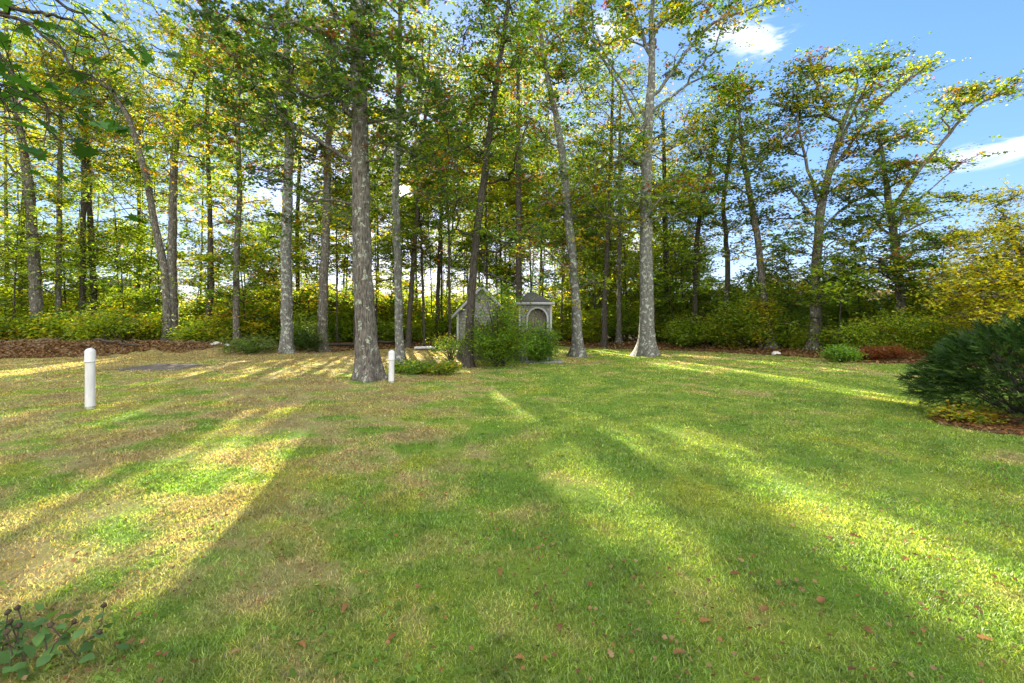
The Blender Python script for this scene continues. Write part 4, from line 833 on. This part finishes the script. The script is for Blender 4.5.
# ------------------------------------------------------------------ dark evergreen bush at the right edge
def yew():
    cx, cy = 8.2, 7.0; g = float(gz(cx, cy)); root = empty('evergreen_bush', (cx, cy, g), 'wide dark green evergreen bush at the right edge of the lawn', 'bush')
    n = 6400; q = rng.normal(size=(n, 3)); q[:, 2] = np.abs(q[:, 2]) * 1.0 - .42; q /= np.linalg.norm(q, axis=1)[:, None]
    th = np.arctan2(q[:, 1], q[:, 0]); lump = .80 + .38 * vnoise(th * 2.2 + 9, q[:, 2] * 3 + 5, 61) + .12 * vnoise(th * 7, q[:, 2] * 8, 62)
    r = rng.uniform(.55, 1.0, n) ** .5 * lump; base = np.array([cx, cy, g + .55]); P = base + q * r[:, None] * np.array([1.52, 1.15, .92]); ok = P[:, 2] > g + .10; P = P[ok]; q = q[ok]; n = len(P)
    A = q * np.array([1, 1, .6]) + np.array([-.12, 0, .28]) + rng.normal(size=(n, 3)) * .34; A /= np.linalg.norm(A, axis=1)[:, None]
    N = np.cross(A, rng.normal(size=(n, 3))); N = N * .5 + np.array([0, 0, 1]); N -= (N * A).sum(1)[:, None] * A; N /= np.linalg.norm(N, axis=1)[:, None]; S = np.cross(A, N)
    tv, tf = [], []
    k = 15
    for i in range(k):
        t = i / k; w = .15 * math.sin(math.pi * min(1, .25 + t * .8)) + .02
        for sg in (-1, 1): b0 = len(tv); tv += [(0, t, 0), (0, t + .06, .0), (sg * w, t + .085, .03)]; tf.append([b0, b0 + 1, b0 + 2])
    # two side shoots
    for sg, t0 in ((-1, .25), (1, .4)):
        for i in range(9):
            t = i / 9 * .5; ox, oy = sg * t * .55, t0 + t * .8
            for s2 in (-1, 1): b0 = len(tv); tv += [(ox, oy, 0), (ox + sg * .045, oy + .055, 0), (ox + s2 * .075 + sg * .05, oy + .05, .03)]; tf.append([b0, b0 + 1, b0 + 2])
    tv = np.array(tv); s = rng.uniform(.11, .21, n)[:, None, None]; tv[:, 2] -= .12 * tv[:, 1] ** 2
    V = P[:, None] + s * (tv[None, :, 0, None] * S[:, None] + tv[None, :, 1, None] * A[:, None] + tv[None, :, 2, None] * N[:, None])
    Fc = (np.array(tf)[None] + (np.arange(n) * len(tv))[:, None, None]).reshape(-1, 3)
    c = np.where(rng.random((n, 1)) < .28, np.array([[.065, .125, .022]]), np.array([[.022, .055, .012]])) * rng.uniform(.5, 1.5, (n, 1))
    np_mesh('needles', V.reshape(-1, 3), [Fc], M_NEEDLE, root, np.repeat(c, len(tf), axis=0))
    m = MB()
    for k in range(70):
        a = rng.uniform(0, 6.28); e = rng.uniform(.15, 1.2); t_ = base + np.array([math.cos(a) * math.cos(e) * 1.35, math.sin(a) * math.cos(e) * 1.0, math.sin(e) * .8 - .1]); b_ = np.array([cx + rng.normal() * .12, cy + rng.normal() * .12, g - .05])
        mid = b_ + (t_ - b_) * .5 + np.array([0, 0, -.06]); m.tube([b_, mid, t_], [.022, .014, .004], 5, False)
    m.build('branches', M_BARKD, root, True)
yew()
make_shrub(6.75, 6.75, .40, .22, 26, 18, {'y': .45, 'yg': .4, 'o': .15}, 'low yellow leaved plants at the left foot of the dark evergreen', name='ground_plant', cat='plant', leafs=.055, blob=.07, z0=.02)
# bed of dry needles and leaves under it
n = 40; th = np.arange(n) / n * 6.2832; V = [(7.7, 6.5, float(gz(7.7, 6.5)) + .03)]
for t_ in th:
    r_ = 1 + (vnoise(t_ * 2, 0, 71) - .5) * .25; V.append((7.7 + 1.45 * r_ * math.cos(t_), 6.5 + .95 * r_ * math.sin(t_), float(gz(7.7 + 1.45 * r_ * math.cos(t_), 6.5 + .95 * r_ * math.sin(t_))) + .006))
tag(np_mesh('mulch_bed', np.array(V), [np.array([[0, 1 + i, 1 + (i + 1) % n] for i in range(n)])], M_FLOOR), kind='structure')
n = 2600; a = rng.uniform(0, 6.28, n); r_ = rng.uniform(0, 1.1, n) ** .5
scatter_leaves('bed_litter', 7.7 + 1.45 * r_ * np.cos(a), 6.5 + .95 * r_ * np.sin(a), .05, BR[rng.integers(0, 6, n)], 'dry brown leaves on the bed under the dark evergreen', T_OAKM, .03, .6)

# ------------------------------------------------------------------ leafy branch hanging into the top left corner
T_MAPLE = (np.array([(0, 0, 0), (.10, .18, 0), (.42, .12, .03), (.34, .28, 0), (.56, .46, .04), (.36, .50, 0), (.40, .66, .03), (.18, .62, 0), (.14, .80, .02), (0, 1.02, 0), (-.14, .80, .02), (-.18, .62, 0), (-.40, .66, .03), (-.36, .50, 0), (-.56, .46, .04), (-.34, .28, 0), (-.42, .12, .03), (-.10, .18, 0), (0, .45, -.04)], float),
           [np.array([[18, i, (i + 1) % 18] for i in range(18)])])
def near_branch():
    root = empty('maple_branch', W(-60, -30, 1.9), 'dark green leafy branch hanging close overhead into the top left corner', 'branch')
    lines = [[(-60, -30, 1.9), (-10, 10, 1.9), (40, 30, 1.85), (90, 75, 1.8), (125, 100, 1.75)], [(-50, 20, 1.8), (0, 60, 1.75), (35, 100, 1.7), (60, 140, 1.65)], [(-10, -40, 2.0), (50, -5, 2.0), (90, 20, 1.95), (110, 55, 1.9)], [(-50, 60, 1.7), (-5, 85, 1.65), (20, 125, 1.6)], [(-10, 10, 1.9), (45, 15, 1.9), (75, 22, 1.9), (95, 42, 1.9)]]
    m = MB(); C = []
    for li, ln in enumerate(lines):
        P = np.array([W(*p) for p in ln]); t = np.linspace(0, 1, 14); P = np.stack([np.interp(t, np.linspace(0, 1, len(P)), P[:, i]) for i in range(3)], 1); P[1:-1] += rng.normal(size=(12, 3)) * .012; m.tube(P, np.linspace(.009, .0025, 14), 6, False)
        for k in range((30, 40, 20, 34, 8)[li]):
            q = P[rng.integers(2, 14)]; e = q + rng.normal(size=3) * np.array([.10, .12, .09]) + np.array([0, 0, -.03]); m.tube([q, (q + e) / 2 + np.array([0, 0, .012]), e], .0016, 4, False); C.append(e)
    m.build('twigs', M_BARKD, root, True); C = np.array(C); n = len(C)
    V, Fc, pf = leaves(C, .072, T_MAPLE, .45)
    np_mesh('leaves', V, Fc, leaf_mat('near_leaf', .42, (1.7, 1.7, .5), .04), root, np.repeat(np.array([.035, .10, .015]) * rng.uniform(.7, 1.5, (n, 1)), pf, axis=0))
near_branch()

# ------------------------------------------------------------------ plant in the bottom left corner
def corner_plant():
    x0, y0 = -2.2, 2.02; g = float(gz(x0, y0)); root = empty('perennial_plant', (x0, y0, g), 'grey green broad leaved plant with dry seed heads in the bottom left corner', 'plant')
    T = lobed([.05, .24, .34, .30, .18, .02], 6); n = 120; C = np.stack([x0 + rng.normal(size=n) * .22, y0 - .05 + rng.normal(size=n) * .09, g + rng.uniform(.03, .20, n)], 1)
    V, Fc, pf = leaves(C, .062, T, .45); np_mesh('leaves', V, Fc, M_MATT, root, np.repeat(np.array([.085, .165, .06]) * rng.uniform(.6, 1.3, (n, 1)), pf, axis=0))
    st = MB(); heads = []
    for k in range(16):
        b_ = np.array([x0 + rng.normal() * .2, y0 + rng.normal() * .07, g]); t_ = b_ + np.array([rng.normal() * .05, rng.normal() * .03, rng.uniform(.10, .20)]); st.tube([b_, (b_ + t_) / 2 + rng.normal(size=3) * .01, t_], .0028, 5, False); heads.append(t_)
    st.build('stems', M_TWIG, root, True)
    mh = pbr('seed_head', (.06, .045, .028), .95, .4, 80, .004)
    for t_ in heads:
        h_ = MB(); h_.tube([t_ + np.array([0, 0, v]) for v in (-.008, -.004, .004, .012, .018)], [.003, .009, .012, .009, .002], 8, True, 1 + rng.normal(size=(5, 8)) * .22); h_.build('seed_head', mh, root)
corner_plant()

# ------------------------------------------------------------------ houses and car seen through the leaves
M_WHITE2 = pbr('house_trim', (.6, .6, .6), .5, .05, 12)
M_GLASS = pbr('window_glass', (.05, .06, .07), .08, spec=.6)
def house(cx, cy, w, dp_, hw, hp, wallm, roofm, wins, label, name='house'):
    g = float(gz(cx, cy)); root = empty(name, (cx, cy, g), label, 'house')
    m = MB(); m.prism([(cy, g - .3), (cy + dp_, g - .3), (cy + dp_, g + hw), (cy + dp_ / 2, g + hp - .1), (cy, g + hw)], 'x', cx - w / 2, cx + w / 2); m.build('wall', wallm, root)
    sl2 = (hp - hw) / (dp_ / 2); m = MB()
    m.prism([(cy - .5, g + hw - .5 * sl2), (cy + dp_ / 2, g + hp), (cy + dp_ + .5, g + hw - .5 * sl2), (cy + dp_ + .5, g + hw - .5 * sl2 + .2), (cy + dp_ / 2, g + hp + .22), (cy - .5, g + hw - .5 * sl2 + .2)], 'x', cx - w / 2 - .4, cx + w / 2 + .4); m.build('roof', roofm, root)
    m = MB(); m.box(cx - w / 2 - .4, cx + w / 2 + .4, cy - .56, cy - .503, g + hw - .5 * sl2 - .02, g + hw - .5 * sl2 + .22); m.build('fascia_board', M_WHITE, root)
    for (wx, wz) in wins:
        f = MB(); X0 = cx + wx
        f.box(X0 - .6, X0 - .48, cy - .06, cy - .003, g + wz - .75, g + wz + .75); f.box(X0 + .48, X0 + .6, cy - .06, cy - .003, g + wz - .75, g + wz + .75)
        f.box(X0 - .479, X0 + .479, cy - .06, cy - .003, g + wz + .63, g + wz + .75); f.box(X0 - .479, X0 + .479, cy - .06, cy - .003, g + wz - .75, g + wz - .63); f.box(X0 - .479, X0 + .479, cy - .05, cy - .003, g + wz - .03, g + wz + .03)
        fo = f.build('window', M_WHITE2, root); p = MB(); p.box(X0 - .478, X0 + .478, cy - .03, cy - .004, g + wz - .629, g + wz + .629); po = p.build('pane', M_GLASS, root); po.parent = fo
    for xx in (cx - w / 2, cx + w / 2 - .2):
        c_ = MB(); c_.box(xx, xx + .2, cy - .05, cy - .002, g, g + hw - .3); c_.build('corner_board', M_WHITE, root)
M_BRICK = shingle_mat('orange_brick', (.42, .17, .07), (.50, .22, .10), (.25, .16, .1), 5)
M_PALE = pbr('pale_siding', (.55, .60, .66), .7, .08, 3)
house(40.5, 45, 10.5, 8, 3.5, 4.5, M_BRICK, pbr('brown_roof', (.22, .12, .08), .9, .2, 5), [(-3.6, 2.7), (-1.2, 2.7), (1.4, 2.7), (3.8, 2.7)], 'orange brown brick house glimpsed through the shrubs on the right', 'brick_house')
house(-52, 57, 9, 8, 4.6, 6.8, M_PALE, M_ROOF, [(-3, 3.2), (0, 3.2), (3, 3.2), (-3, 1.2), (3, 1.2)], 'pale blue grey house glimpsed between trunks on the far left', 'pale_house')
def car(cx, cy, z0):
    root = empty('parked_car', (cx, cy, z0), 'pale silver car parked beyond the trees under the wide crowned oak', 'car'); M_CAR = pbr('silver_paint', (.62, .66, .72), .3, metal=.3)
    m = MB(); pr = [(-2.15, .35), (2.1, .35), (2.2, .6), (2.1, .85), (1.2, .95), (.75, 1.0), (-1.7, 1.0), (-2.15, .9), (-2.2, .6)]
    def prx(mb, prof, y0, y1): mb.add([(cx + p[0], y, z0 + p[1]) for y in (y0, y1) for p in prof], [np.array([[i, (i + 1) % len(prof), len(prof) + (i + 1) % len(prof), len(prof) + i] for i in range(len(prof))]), np.array([list(range(len(prof)))[::-1]]), np.array([list(range(len(prof), 2 * len(prof)))])])
    prx(m, pr, cy - .88, cy + .88); prx(m, [(.7, 1.001), (.1, 1.42), (-1.2, 1.44), (-1.75, 1.001)], cy - .72, cy + .72); m.build('body', M_CAR, root)
    for a, b_, c_, d_ in ((.50, .06, -.42, -.42), (-.5, -.5, -1.15, -1.5)):
        w_ = MB(); prx(w_, [(a, 1.04), (b_, 1.36), (c_, 1.37), (d_, 1.04)], cy - .735, cy - .722); w_.build('window', M_GLASS, root)
    for wx in (-1.35, 1.35):
        for wy_ in (-.9, .7):
            t_ = MB(); t_.tube([(cx + wx, cy + wy_, z0 + .32), (cx + wx, cy + wy_ + .2, z0 + .32)], .32, 20); wo = t_.build('wheel', M_IRON, root, True)
            t_ = MB(); t_.tube([(cx + wx, cy + wy_ - .01, z0 + .32), (cx + wx, cy + wy_ + .01, z0 + .32)], .2, 16); r2 = t_.build('rim', M_CAR, root); r2.parent = wo
car(28.2, 39, float(gz(28.2, 39)) - .0)
